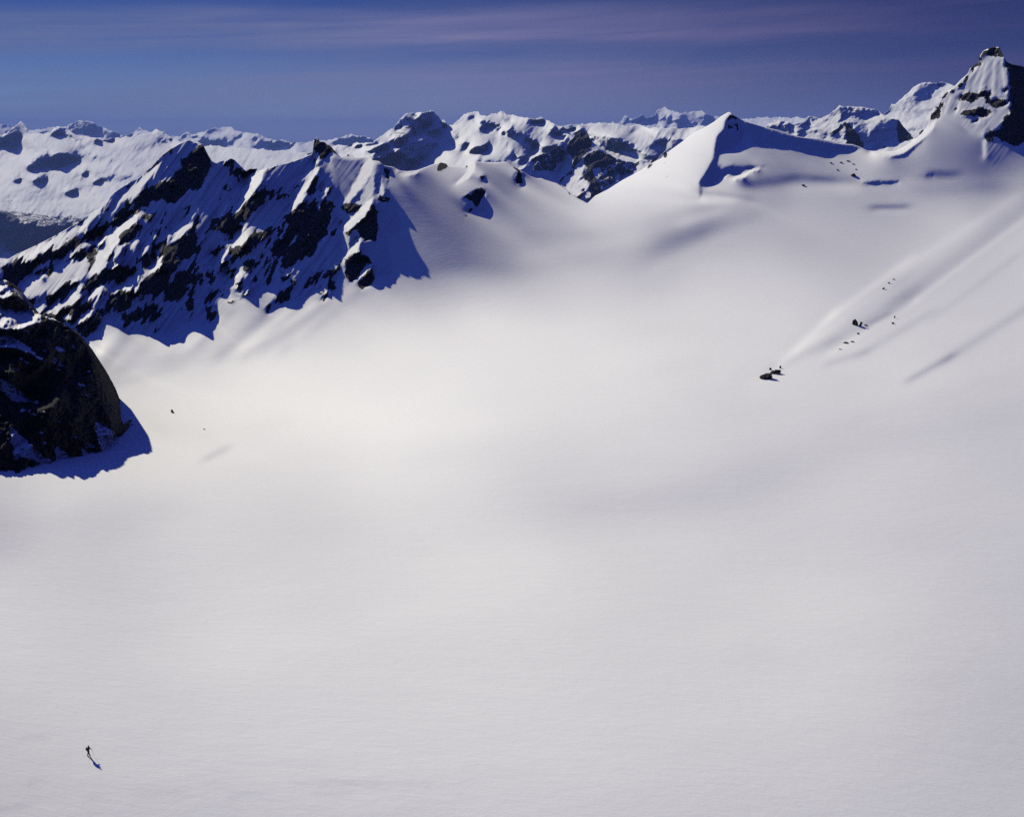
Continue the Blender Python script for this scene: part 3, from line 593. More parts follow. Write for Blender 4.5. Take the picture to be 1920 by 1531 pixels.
# ------------------------------------------------------------ build the near sheet
vis = (F0.Y > SKY0(F0.X)).astype(float); vis *= 1-F0.mask('0:-400 500 40 560 140 640 180 700 200 790 190 840 100 865 0 890 -400 1100', 10)
LN = relax(F0, L0, TB, vis, Nf, G, rock, 0.0020, rho=0.006, lam=3.0)
LN = LN+math.log(136.0/math.exp(F0.samp(LN, np.array([167.]), np.array([1418.]))[0]))     # a grown person is this far away
cols = np.r_[np.arange(-300, -12, 12), np.arange(-12, 1932, 2.0), np.arange(1932, 2221, 12)]
offs = [0.0]
while offs[-1] < 1900: offs.append(offs[-1]+(1.6 if offs[-1] < 16 else 2.2 if offs[-1] < 470 else min(6 if offs[-1] < 1350 else 14, 2.2+(offs[-1]-470)*0.012)))
offs = np.array(offs)
def build_sheet():
    fld = F0
    tp = SKY0(cols); tb = blur(np.repeat(tp[None], 3, 0), 14)[1]; oo = offs[:, None]*((2098-tb)/offs[-1])[None]; py = oo+tb[None]+(tp-tb)[None]*np.exp(-oo/70.)
    px = np.broadcast_to(cols, py.shape); NF = normal_of(LN, fld.X, fld.Y)
    Ls = fld.samp(LN, px, py); P = at(px, py, Ls); rk = fld.samp(rock, px, py)
    hd = rays(px[0], py[0])*np.array([1, 1, 0]); hd /= np.linalg.norm(hd, axis=1, keepdims=True)
    bk_ = []
    for d, dz in ((200, -165), (100, -88), (42, -34), (17, -11), (7, -3), (2.5, -.6)):
        q = P[0]+hd*d; q[:, 2] += dz; bk_.append(q)
    A = np.concatenate([np.array(bk_), P], 0); nb = len(bk_)
    rk = np.concatenate([np.repeat(rk[:1]*0.5, nb, 0), rk], 0)
    pyA = np.concatenate([np.repeat(py[:1], nb, 0), py], 0); pxA = np.broadcast_to(cols, pyA.shape)
    sl = A[:, :1]+np.array([-350., -20, 0]); sr = A[:, -1:]+np.array([350., -20, 0]); A = np.concatenate([sl, A, sr], 1)
    rk = np.concatenate([rk[:, :1]*0, rk, rk[:, -1:]*0], 1); pyA = np.concatenate([pyA[:, :1], pyA, pyA[:, -1:]], 1); pxA = np.concatenate([pxA[:, :1]-50, pxA, pxA[:, -1:]+50], 1)
    dy, dx = np.gradient(A, axis=0), np.gradient(A, axis=1)
    nn = np.cross(dx, dy); nn /= np.linalg.norm(nn, axis=-1, keepdims=True)+1e-9
    if nn[nb+200, 500, 2] < 0: nn = -nn
    nn[nb+1:, 1:-1] = np.stack([fld.samp(NF[..., c], px, py) for c in range(3)], -1)[1:]
    F = strip(A); fx = pxA[:-1, :-1].ravel()+1; fy = 0.5*(pyA[:-1, :-1]+pyA[1:, :-1]).ravel()
    def inside(p):
        r = np.zeros(len(fx), bool)
        for (ax, ay), (bx, by) in zip(p, np.roll(p, -1, 0)):
            if ay == by: continue
            r ^= ((ay > fy) != (by > fy)) & (fx < (bx-ax)*(fy-ay)/(by-ay)+ax)
        return r
    rid = inside(np.concatenate([RIDGE, RIDGE2, poly('2:960 1400 1060 1390 1120 1430 1200 1400 1230 1330 1340 1330 1320 1180 1290 1030 1370 1040 1415 1000 1380 850 1330 760 1310 600 1280 520'), poly('0:715 200 -320 200 -320 660 100 660')]))
    cone = inside(poly('0:1101 383 1140 385 1200 392 1260 385 1315 352 1345 345 1400 300 1480 278 1560 292 1620 280 1620 150 1100 150')) & ~rid
    peak = inside(poly('0:1690 279 1730 262 1745 300 1800 330 1860 325 1905 290 1960 300 2230 420 2230 20 1700 20')) & ~rid & ~cone
    grp = np.zeros(len(fx), int); grp[rid] = 1; grp[cone] = 2; grp[peak] = 3
    V = A.reshape(-1, 3); NN = nn.reshape(-1, 3); RK = rk.ravel(); res = []
    for g, name, m in ((0, 'glacier', M_glacier), (1, 'rocky_ridge', M_near), (2, 'snow_peak', M_near), (3, 'rocky_peak', M_near)):
        f = F[grp == g]; u, inv = np.unique(f, return_inverse=True)
        res.append(mesh_obj(name, V[u], inv.reshape(f.shape), m, RK[u], NN[u], 'structure'))
    return res
glacier, ridge, cone_o, peak_o = build_sheet()
def ground(px, py):
    px = np.atleast_1d(np.asarray(px, float)); py = np.atleast_1d(np.asarray(py, float))
    return at(px, py, F0.samp(LN, px, py))

# ------------------------------------------------------------ mountains behind, each at its own distance
def layer(name, x0, x1, y1, sky_s, Z0, beta0, face, specs=(), rocks='', m=None, h=1.5, ell=45., hs=1.0, relief=0.006, seed=1, amp=0.0, edge_x=None, soft=2.0, cell=26, rw=1.0, zl=None, spur=0.0014, jag=1.4):
    crest0 = curve(sky_s); jx_ = np.arange(x0-5, x1+5, 1.6); jr_ = np.random.default_rng(seed+50)
    jy_ = jag*(0.9*np.interp(jx_, jx_[::5], jr_.standard_normal(len(jx_[::5])))+0.6*jr_.standard_normal(len(jx_)))
    crest = lambda q: crest0(q)+np.interp(q, jx_, jy_); y0 = min(crest(np.arange(x0, x1, 2.0)))-30
    f = Field(x0, x1, y0, y1, h)
    b = nrm(beta0, 0); gx0, gy0 = grad_of(b, f.W); gy0 = np.repeat(gy0[:, :1]*0+gy0.mean(1, keepdims=True), f.X.shape[1], 1)
    Lb = np.log(Z0)+np.cumsum(gy0[::-1], 0)[::-1]*-h
    if zl is not None: Lb = Lb+np.interp(f.X[0], [x0, x1], [0, math.log(zl/Z0)])[None]
    Nq = np.zeros(f.X.shape+(3,)); Gq = np.zeros(f.X.shape)
    g0x, g0y = f.grad(Lb)
    nb = np.broadcast_to(nrm(beta0, face), Nq.shape).copy(); Nq = nb
    for p, b_, f_ in specs: spec(f, Nq, Gq, p, b_, f_, soft, 0.82 if soft > 1.5 else 1.0, jag=1.2)
    fr = fbm(f.X.shape, 5, 3, 0.7, (0.8, 1.8), seed+13, shear=0.4); Nq = np.stack([f.samp(Nq[..., c], f.X+fr*1.6, f.Y-fr*2.6) for c in range(3)], -1)
    bt_ = fbm(f.X.shape, 60/h, 4, 0.5, (1.6, 0.7), seed+17, shear=0.5)                    # broad swells that shade the open snow
    Nq = Nq+(bt_*0.13*(1-0.6*(m is M_peak)))[..., None]*np.array([1., 0, 0])
    Nq /= np.linalg.norm(Nq, axis=-1, keepdims=True)
    kk = 0.0; Sh = S*np.array([1, 1, 0]); Sh = Sh/np.linalg.norm(Sh); It = Nq@S
    for it in range(5):
        n2 = Nq+(kk*Sh if it else 0); n2 /= np.linalg.norm(n2, axis=-1, keepdims=True)
        gx, gy = grad_of(n2, f.W); L = solve(gx.clip(-.012, .012), gy.clip(-.012, .012), Lb, h, ell)
        q = It-normal_of(L, f.X, f.Y)@S; q[(It < 0) & (q > -It-0.03+It) & (q > 0)] = 0
        kk = (kk+0.8*q[..., None]).clip(-1, 1)
    r = fbm(f.X.shape, cell*2, 6, 0.5, (1.8, 0.8), seed, shear=0.7)
    sp = np.abs(fbm(f.X.shape, 17/h, 5, 0.6, (0.8, 1.4), seed+7, shear=0.6))      # spurs and gullies
    L = L+relief*0.55*r+spur*sp
    rk = np.zeros(f.X.shape)
    for p in rocks.split('\n'):
        if p.strip():
            v = rw
            if '*' in p: p, v = p.split('*'); v = float(v)
            rk = np.maximum(rk, f.mask(p, 1.2, 0.9)*v)
    L = L+amp*fbm(f.X.shape, 9, 4, 0.6, (1, 1), seed+3, shear=0.5)*blur(rk, 1)
    cs = np.arange(x0+2, x1-1, 1.6); of = [0.0]; H = y1-y0
    while of[-1] < H: of.append(of[-1]+1.6)
    of = np.array(of); tp = crest(cs); py = tp[None]+of[:, None]*((y1-1-tp)/of[-1])[None]; px = np.broadcast_to(cs, py.shape)
    P = at(px, py, f.samp(L, px, py)); rv = f.samp(rk, px, py)
    hd = rays(px[0], py[0])*np.array([1, 1, 0]); hd /= np.linalg.norm(hd, axis=1, keepdims=True)
    s = Z0/2000.0; bk_ = []
    for d, dz in ((700, -430), (300, -200), (110, -75), (40, -22), (12, -4)):
        q = P[0]+hd*d*s; q[:, 2] += dz*s; bk_.append(q)
    A = np.concatenate([np.array(bk_), P], 0); rv = np.concatenate([np.repeat(rv[:1]*0.6, len(bk_), 0), rv], 0)
    # the foot of the mountain runs on down to the valley floor
    ft = A[-1].copy(); dp = np.maximum(ft[:, 2]+880, 10)[:, None]; ft2 = ft-hd*dp*2.2; ft2[:, 2] = -880
    A = np.concatenate([A, ((ft*2+ft2)/3)[None], ft2[None]], 0); rv = np.concatenate([rv, rv[-1:]*0, rv[-1:]*0], 0)
    eL = A[:, :1].copy(); eR = A[:, -1:].copy(); eL += np.array([-60, 250, -120.])*s; eR += np.array([60, 250, -120.])*s
    A = np.concatenate([eL, A, eR], 1); rv = np.concatenate([rv[:, :1], rv, rv[:, -1:]], 1)
    return mesh_obj(name, A.reshape(-1, 3), strip(A), m, rv.ravel(), None, 'structure'), f, L

SKA1 = '0:-120 244 -60 240 0 232 20 236 50 245 90 240 100 240 125 238 132 232 145 226 170 227 185 236 205 245 230 254 250 250 262 239 270 243 285 250 300 256 335 256 352 248 362 254 385 246 400 240 410 241 422 239 433 238 440 244 455 248 470 250 485 252 500 258 520 262 540 265 560 267 575 268 590 264 605 262 622 262 635 258 650 254 665 252 680 255 700 262 715 264 760 268 830 262'
layer('distant_mountains', -120, 830, 360, SKA1, 21000, 24, 42, [
 ('1:-60 190 60 190 100 250 60 330 -60 340', 42, -25), ('1:500 230 560 190 640 180 700 210 780 250 850 270 920 300 860 330 780 310 700 290 600 290 540 270', 42, -25), ('1:920 310 1050 238 1115 270 1000 300', 40, -20),
 ('1:1360 310 1400 280 1480 310 1560 370 1700 390 1730 350 1640 310 1560 340 1500 310', 42, -20), ('1:1540 270 1620 240 1660 260 1580 275', 42, -20), ('1:1740 290 1820 280 1800 320', 42, -20), ('1:1800 430 1900 410 1900 460 1800 470', 38, -20),
 ('2:0 330 100 310 140 350 80 390 0 370', 42, -22), ('2:280 300 350 300 440 330 480 380 400 410 330 480 280 430', 42, -20), ('2:500 370 640 390 560 410', 40, -20), ('2:180 430 260 430 230 460', 38, -20), ('2:150 290 210 290 220 320 160 330', 38, -20),
 ('2:880 360 960 310 1040 290 1130 310 1210 340 1150 360 1050 330 1000 370', 42, -22), ('0:515 262 560 264 575 272 530 276', 36, -10)],
 '2:0 330 100 310 140 350 80 390 0 370*0.55\n1:500 230 560 190 640 180 700 210 780 250 860 300 600 290*0.5', m=M_far, relief=0.010, seed=21, hs=.5, cell=18)
SKA2 = 'G:300 260 500 240 640 225 700 230 900 215 1040 215 1075 212 1130 150 1170 150 1190 185 1300 135 1340 160 1430 150 1440 100 1500 75 1530 50 1560 75 1620 100 1700 125 1800 100 1900 90|A:400 140 420 165 500 200 560 200 800 225 1000 215 1300 200 1800 230 2100 260'
layer('distant_mountains', 1010, 1640, 330, SKA2, 19000, 24, 42, [
 ('G:1100 160 1170 145 1160 210 1110 230', 44, -22), ('G:1190 190 1330 135 1440 145 1400 190 1300 240 1200 210', 44, -22), ('G:1430 110 1500 80 1450 160 1420 150', 40, -15), ('G:1500 150 1560 160 1580 300 1510 300', 40, -18), ('G:1620 150 1700 130 1780 190 1900 240 1820 280 1720 270 1630 200', 44, -25),
 ('G:1050 230 1080 215 1090 250 1060 252', 44, -20), ('G:1880 130 1990 130 2020 190 1900 190', 40, -20), ('G:500 250 640 225 600 260 540 280', 40, -20)], '', m=M_far, relief=0.009, seed=31, cell=15)
SKB = '0:-120 268 -60 260 0 252 8 250 25 240 32 234 38 226 43 230 50 240 56 250 75 250 95 248 102 240 110 237 125 238 132 245 140 252 165 256 200 262 230 258 260 253 285 247 293 243 300 245 312 252 325 260 340 268 380 273 400 273 450 277 520 283 580 287 620 284 700 277 780 280'
layer('snowy_mountain_range', -120, 780, 560, SKB, 8200, 19, 48, [
 ('1:150 190 200 250 215 290 120 330 100 400 20 350 20 320 70 270 110 240', 44, -25), ('1:-60 250 10 300 60 330 120 380 120 410 40 380 -60 370', 38, -10), ('1:200 300 330 400 420 430 300 420 150 380', 34, 5),
 ('1:430 230 510 240 530 280 600 330 660 390 600 370 520 310 400 290', 44, -25), ('1:560 270 660 300 560 290', 36, -10),
 ('1:220 540 250 480 320 430 400 440 450 500 420 530 380 510 300 540 310 570', 46, -25), ('1:260 620 340 590 370 620 300 660', 42, -20), ('1:100 620 150 590 140 640', 40, -20),
 ('1:400 430 540 440 610 490 660 520 560 490 470 470', 42, -15), ('1:610 590 640 550 700 545 650 590', 44, -20), ('1:700 650 750 620 760 660', 44, -20), ('1:1160 260 1230 280 1300 340 1200 360 1180 300', 38, -18),
 ('1:720 320 830 300 900 310 800 350', 36, -10), ('1:500 720 570 700 590 730 520 740', 42, -20), ('1:800 610 830 600 840 650', 42, -20),
 ('1:-200 980 160 990 190 970 230 1030 290 1110 140 1170 60 1150 40 1100 -200 1060', 30, -22), ('1:190 990 400 960 520 970 490 1000 300 1110 230 1020', 32, -22), ('1:-200 850 60 880 120 900 150 940 100 980 -200 960', 30, -15)],
 '''1:220 540 250 480 320 430 400 440 450 500 420 530 380 510 300 540 310 570*0.27
1:-200 980 160 990 190 970 230 1030 290 1110 140 1170 60 1150 40 1100 -200 1060*0.9
1:190 990 400 960 520 970 490 1000 300 1110 230 1020*0.62
1:-200 850 60 870 120 890 150 940 100 970 -200 950*0.7
1:-200 840 0 850 120 860 300 880 400 900 560 890 620 930 560 990 520 1000 300 1000 160 980 -200 975*0.52
1:0 750 140 740 170 860 0 860*0.30
1:620 660 700 700 760 760 700 840 660 760*0.27
1:400 800 470 800 480 900 430 900*0.29
1:690 590 750 560 780 640 720 660*0.30
1:260 620 340 590 370 620 300 660*0.35
1:610 590 640 550 700 545 650 590*0.5''', m=M_mid, relief=0.010, seed=41, cell=24, amp=0.004)  # the faint oval rock patches put shade into the colour of snow faces
SKC = '0:500 350 555 325|2:700 432 720 425 900 380 1100 352 1200 350 1260 300 1300 265 1340 240|F:300 270 350 205 430 135 530 118 640 100 700 92 760 145 785 190 815 190 845 235 860 225 910 220 950 180 1020 140 1100 115 1160 103 1172 128 1250 140 1290 110 1350 120 1385 93 1420 110 1440 135 1550 150 1640 165 1700 180 1740 170 1780 150 1850 190 1900 215|G:400 212 450 242 500 262 560 275 640 245 680 232 800 225 900 228 1040 228 1100 240 1300 250 1500 270 1700 270 1900 250|0:1350 243 1420 246 1480 250'
layer('snowy_massif', 520, 1470, 430, SKC, 5600, 23, 46, [
 ('F:300 270 350 200 430 130 530 110 500 180 560 150 640 100 700 90 760 150 780 190 820 190 850 250 820 310 700 330 620 340 540 350 480 390 380 430 330 440 340 400 300 370 340 360 420 330 480 300 400 280', 50, -22),
 ('F:560 200 600 150 640 130 640 150 580 210', 30, 50), ('F:600 300 750 200 760 220 640 300', 34, 40), ('F:340 180 450 150 480 170 400 200', 36, 0),
 ('F:100 580 200 570 280 520 390 470 370 560 290 610 200 600', 50, -20), ('F:400 470 560 400 680 350 700 420 720 480 640 560 540 620 420 600 380 540', 34, -10), ('F:400 620 440 570 560 600 520 660 400 700', 44, -18),
 ('F:700 430 720 460 640 600 560 640 600 560', 42, -20), ('F:1050 200 1080 150 1125 150 1090 190', 46, -20), ('F:1180 210 1380 230 1230 290 1100 330', 33, -10), ('F:1160 200 1300 205 1400 235 1300 232', 40, -20),
 ('F:1470 240 1560 290 1680 370 1690 400 1620 410 1670 490 1600 480 1580 380 1520 360 1450 310', 50, -20), ('F:1690 390 1830 450 1700 440', 40, -10), ('F:1550 550 1620 510 1560 570', 42, -15), ('F:1700 480 1640 600 1580 640 1620 560', 40, -10), ('F:1380 90 1430 130 1480 220 1440 200 1390 150', 44, -15), ('F:860 385 910 365 880 390', 40, -10),
 ('G:150 200 240 175 350 210 250 210 190 240', 46, -15), ('G:380 215 395 195 412 217', 46, -15), ('G:360 290 440 285 470 320 430 330', 42, -15), ('G:740 325 900 345 1000 365 1080 390 1180 440 1290 495 1240 510 1180 510 1100 500 1000 505 900 440', 46, -18),
 ('G:480 260 640 230 560 275', 40, -15), ('G:1500 420 1560 400 1700 380 1600 470', 40, -15)],
 '''F:300 270 350 200 430 130 530 110 560 150 640 100 700 90 760 150 780 190 820 190 850 250 820 310 700 330 540 350 380 430 340 400*0.40
F:1470 240 1560 290 1680 370 1690 400 1620 410 1670 490 1600 480 1580 380 1520 360 1450 310*0.40
G:760 330 900 345 1080 390 1180 440 1290 495 1180 510 1000 505 900 440*0.46
G:150 200 240 175 350 210 250 210 190 240*0.7
G:380 215 395 195 412 217*0.8''', m=M_mid, relief=0.008, seed=51, cell=30, amp=0.003)
SKD = '0:930 338 960 330 975 318 985 312|G:175 600 240 545 330 525 400 500 450 460 480 415 530 400 560 420 610 375 640 330 680 308 720 312 745 330 790 380 850 450 900 475 1000 540 1050 575 1180 600 1235 610 1280 585 1330 600 1400 585 1430 600 1530 500 1545 470 1550 420 1600 385 1660 370 1715 390 1740 380 1780 395|0:1300 275 1330 290'
layer('dark_rock_peak', 930, 1330, 420, SKD, 3500, 40, -15, [
 ('G:0 500 540 380 560 520 520 640 440 800 380 810 200 760 100 700', 52, -22), ('G:560 420 640 300 740 300 850 450 1050 575 1240 610 1230 700 1150 780 900 900 840 830 760 800 700 740 700 640 640 640 600 560', 54, -24),
 ('G:545 520 630 550 600 640 590 680 520 730 440 800 470 740 520 650', 32, 46), ('G:620 690 700 640 735 645 700 720 690 760 770 800 770 840 720 880 650 960 560 900 500 810 540 750', 30, 46),
 ('G:730 880 800 910 780 940 700 960', 32, 40), ('G:1240 610 1430 600 1380 660 1250 700', 34, 40), ('G:845 835 915 890 880 900', 30, 45), ('G:760 680 850 820 800 830 740 700', 40, 5), ('G:1530 430 1600 385 1600 470 1500 520 1400 590 1480 500', 36, 40), ('G:1600 385 1715 385 1660 450 1600 470', 48, -20)],
 '''G:560 420 640 300 740 300 800 390 780 480 700 560 640 640 600 680 610 560 545 500
G:700 560 850 480 1050 575 1000 640 900 660 800 680 860 800 900 900 800 950 760 870 780 820 700 760 740 660*0.85
G:900 620 1050 580 1240 610 1230 700 1050 800 900 880 860 800*0.55
G:200 560 480 430 540 410 540 560 400 700 200 700*0.60
G:460 800 600 680 620 700 520 770 500 810
G:780 900 850 850 900 900 800 960
G:640 965 720 890 740 900 680 980
G:1360 645 1400 585 1425 598 1380 640
G:1240 610 1285 583 1240 650
G:1480 560 1530 500 1560 540*1.0''', m=M_peak, h=1.0, relief=0.002, seed=61, cell=20, amp=0.0018, soft=0.8, spur=0.0004, jag=1.0)
SKE2 = 'B:300 860 490 790 550 735 570 688 592 690 650 650 740 570 800 520 860 483 900 490 1000 490 1050 480 1110 488 1160 515 1300 600 1500 700 1700 800'
layer('far_snow_peak', 1620, 1890, 330, SKE2, 5200, 24, 44, [
 ('B:740 640 800 560 860 485 1000 488 1090 485 1000 600 900 640 800 700 680 720', 44, -16), ('B:850 500 740 590 640 700 560 750 620 740 720 660 800 580', 32, 50), ('B:1000 500 1060 500 1050 530 1000 530', 48, -20), ('B:900 540 960 540 940 640 900 640', 48, -20),
 ('B:490 790 550 730 590 690 640 690 600 730 520 800', 38, -5), ('B:740 920 860 920 880 940 760 940', 40, -15), ('B:620 790 1000 760 1000 720 800 730', 30, 8), ('B:950 560 1080 490 1110 490 1000 640 960 650', 32, 44)],
 'B:1000 490 1060 490 1050 530 1000 530*0.6\nB:900 540 960 540 940 640 900 640*0.45\nB:830 950 880 930 870 980 830 1010', m=M_mid, relief=0.005, seed=71, cell=18, h=1.0, spur=0.0006, jag=0.9)
SKE1 = 'A:800 330 980 292 1090 230 1160 240 1215 250 1250 280 1290 270 1410 190 1440 200 1530 213 1600 180 1690 108|B:60 712 75 705 100 712 200 716 300 712 400 735 450 760 500 802 530 822 620 838 640 843 680 900 760 980 790 1022 830 1000 850 940 880 932 950 925 1050 960'
layer('snow_and_rock_peaks', 1396, 1762, 330, SKE1, 3600, 34, 40, [
 ('A:1050 300 1160 245 1220 245 1280 360 1200 360 1040 310', 50, -22), ('A:1290 290 1410 230 1400 320 1300 380', 42, -15), ('A:1420 210 1530 215 1450 225', 48, -20), ('A:1540 260 1400 330 1340 390 1400 340', 38, 20),
 ('B:70 715 400 735 470 800 400 810 300 835 180 800 130 800 60 870 90 800', 50, -22), ('B:200 740 240 750 220 790 180 780', 34, 20), ('B:120 870 180 870 260 960 320 1110 140 1080 120 950', 54, -24), ('B:180 820 300 840 350 900 340 1000 330 1110 280 1000 200 880', 42, -8),
 ('B:0 990 60 920 120 870 60 950 0 1010', 52, -20), ('B:350 870 460 870 400 900 370 960 350 1000', 34, 30), ('B:380 920 480 840 620 840 620 960 640 1060 480 1100 370 1130 345 1000', 52, -24), ('B:620 840 640 845 790 1025 640 1060 620 950', 54, -24),
 ('B:500 1110 540 1085 620 1090 740 1070 700 1100 560 1135 480 1135', 34, 42)],
 '''A:1060 300 1160 250 1240 270 1260 350 1150 330 1050 315*0.38
A:1290 290 1330 290 1320 350*0.35
B:60 715 80 705 90 800 60 870 100 870 130 800 300 835 180 790 300 740 200 718*0.40
B:120 870 160 870 240 960 320 1110 220 1090 140 1080*0.9
B:0 990 60 920 130 860 60 950 0 1015*0.9
A:1600 370 1650 330 1700 310 1720 260 1760 300 1690 350*0.9
B:630 840 645 848 790 1025 640 1060 620 950*0.9
B:480 1090 500 1080 520 1100 490 1130*0.8
B:840 950 880 930 870 985 830 1000*0.9''', m=M_peak, h=1.0, relief=0.004, seed=81, cell=16, amp=0.002, soft=0.8, spur=0.0005, jag=0.9)

# snow country carrying on below and behind everything, out to the horizon
def plain():
    n = 60; a = np.linspace(-1, 1, n); g = np.sign(a)*np.abs(a)**1.6*48000
    gx, gy = np.meshgrid(g, g); zz = -900-200*np.hypot(gx, gy)/68000
    V = np.stack([gx, gy, zz], -1); i = np.arange(n*n).reshape(n, n)
    F = np.stack([i[:-1, :-1], i[:-1, 1:], i[1:, 1:], i[1:, :-1]], -1).reshape(-1, 4)
    return mesh_obj('snow_plain', V.reshape(-1, 3), F, M_far, np.zeros(n*n), None, 'structure')
plain()

# ------------------------------------------------------------ dark buttress at the left edge
def buttress():
    top = curve('0:-160 690 -60 570 -25 527 0 521 10 523 20 533 28 541 32 556 50 576 70 588 90 597 110 603 130 615 150 632 162 648 172 664 182 686 188 700 192 724 202 745 206 768 214 782 219 790 224 800')
    bot = curve('0:-160 945 -60 912 0 907 9 902 25 886 45 872 65 864 80 862 100 862 120 852 140 862 150 842 165 840 180 830 200 815 214 812 219 807 224 803')
    f = Field(-180, 240, 480, 980, 1.5)
    cs = np.arange(-158, 224.6, 1.5); tq_ = top; jr_ = np.random.default_rng(5).standard_normal(400)*1.3; top = lambda q: tq_(q)+np.interp(q, np.arange(400)*2.6-180, jr_)+2.2*np.interp(q, np.arange(60)*11.0-180, jr_[100:160])
    b = nrm(22, -3); gx, gy = grad_of(b, f.W); gy = gy*0+gy.mean()
    bt = blur(np.repeat(bot(f.x)[None], 3, 0), 4)[1]; Lbase = F0.samp(LN, f.x, bt+6)
    Lb = Lbase[None]+(f.Y-(bt[None]+6))*gy
    Nq = np.broadcast_to(nrm(37, -24), f.X.shape+(3,)).copy(); Gq = np.zeros(f.X.shape)
    for p, b_, f_ in [('5:-300 320 120 322 250 350 230 400 100 440 -300 420', 26, 40), ('E:-200 900 60 905 120 930 170 950 120 970 160 1000 60 1060 -200 1060', 26, 40), ('5:-300 450 60 470 190 560 290 640 200 600 100 560 -300 520', 34, 35),
                      ('5:100 590 180 630 160 650 90 600', 36, 35), ('5:340 530 390 560 370 580', 36, 30), ('0:110 596 150 625 180 670 200 735 215 790 180 800 165 740 140 680 100 640 80 600', 56, -30)]:
        spec(f, Nq, Gq, p, b_, f_, 1.5)
    Nq /= np.linalg.norm(Nq, axis=-1, keepdims=True); kk = 0.0; Sh = S*np.array([1, 1, 0]); Sh = Sh/np.linalg.norm(Sh); It = Nq@S
    for it in range(5):
        n2 = Nq+kk*Sh; n2 /= np.linalg.norm(n2, axis=-1, keepdims=True); gx, gy2 = grad_of(n2, f.W)
        L = solve(gx.clip(-.01, .01), gy2.clip(-.01, .01), Lb, 1.5, 60.); q = It-normal_of(L, f.X, f.Y)@S; q[(It < 0) & (q > 0)] *= 0.2; kk = (kk+0.8*q[..., None]).clip(-1, 1)
    L += 0.0065*fbm(f.X.shape, 24, 6, 0.66, (0.8, 1.3), 91, shear=0.4)+0.0042*np.abs(fbm(f.X.shape, 8, 4, .65, (1.6, .7), 92))
    # the outer edge rounds away to the right
    L += 0.03*np.clip((f.X-(np.interp(f.Y, [620, 700, 760, 800, 850, 890], [165, 188, 204, 222, 204, 150])-14))/14, 0, 1.2)**2
    rk = np.ones(f.X.shape)
    for p, v in [('5:-300 320 120 320 240 345 250 400 200 420 100 440 -300 425', 0), ('E:-200 850 60 850 80 890 -200 890', 0), ('E:-200 905 60 905 120 930 172 950 120 970 165 1000 110 1020 60 1060 -200 1055', 0), ('5:-300 450 60 470 130 510 190 560 230 600 290 630 260 635 180 580 100 555 -300 510', 0.05),
                 ('5:100 590 180 635 160 650 90 600', 0.2), ('5:340 530 390 560 370 580 345 560', 0.1), ('5:50 1010 100 1040 200 1140 300 1240 490 1240 430 1275 455 1320 300 1280 200 1215 120 1200 80 1230 70 1100', 0), ('5:570 990 620 1010 690 1050 690 1140 640 1190 600 1140 580 1060', 0), ('5:480 1140 530 1180 610 1215 600 1240 500 1240 500 1190', 0),
                 ('5:320 1150 350 1140 440 1210 480 1240 400 1270 340 1230', 0.05), ('5:0 730 60 750 130 830 200 870 130 880 60 860 0 800', 0.35), ('5:300 600 350 600 390 660 330 650', 0.3), ('5:150 910 210 910 200 970 170 940', 0.35), ('5:370 730 415 735 400 745', 0.2), ('E:120 1120 160 1130 140 1150', 0.0)]:
        mk = f.mask(p, 1.2); rk = rk*(1-mk)+v*mk
    fl = fbm(f.X.shape, 8, 4, 0.65, (1.5, 0.8), 301, shear=-0.6); up = np.clip((760-f.Y+0.6*(60-f.X))/220, 0.12, 1)
    rk = rk*(1-np.clip((fl-1.15+0.75*up)*1.2, 0, 0.8)*(rk > 0.6))
    wq = fbm(f.X.shape, 5, 3, 0.7, (1.6, 0.7), 302); rk = f.samp(rk, f.X+wq*3.0, f.Y+wq*1.2)
    of = np.linspace(0, 1, 190); tp = top(cs); bo = bot(cs)+10
    py = tp[None]+of[:, None]*(bo-tp)[None]; px = np.broadcast_to(cs, py.shape)
    P = at(px, py, f.samp(L, px, py)); rv = f.samp(rk, px, py)
    bk_ = []
    for d, dz in ((220, -150), (110, -60), (45, -18), (14, -4)):
        q = P[0].copy(); q[:, 1] += d; q[:, 0] -= d*0.30; q[:, 2] += dz; bk_.append(q)
    A = np.concatenate([np.array(bk_), P], 0); rv = np.concatenate([np.repeat(rv[:1], 4, 0), rv], 0)
    e1 = A[:, -1:].copy()+np.array([-4, 18, -3.]); e2 = A[:, -1:].copy()+np.array([-60, 150, -40.])
    A = np.concatenate([A, e1, e2], 1); rv = np.concatenate([rv, rv[:, -1:], rv[:, -1:]], 1)
    d1 = A[-1:].copy()+np.array([0, 10, -25.]); A = np.concatenate([A, d1], 0); rv = np.concatenate([rv, rv[-1:]], 0)
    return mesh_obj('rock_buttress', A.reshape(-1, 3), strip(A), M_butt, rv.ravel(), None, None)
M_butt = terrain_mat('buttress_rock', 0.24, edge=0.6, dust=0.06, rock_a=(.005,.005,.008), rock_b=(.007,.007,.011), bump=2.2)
bt_o = buttress(); bt_o['label'] = 'big dark rock buttress with snow ledges on top at the left edge of the glacier'; bt_o['category'] = 'rock buttress'

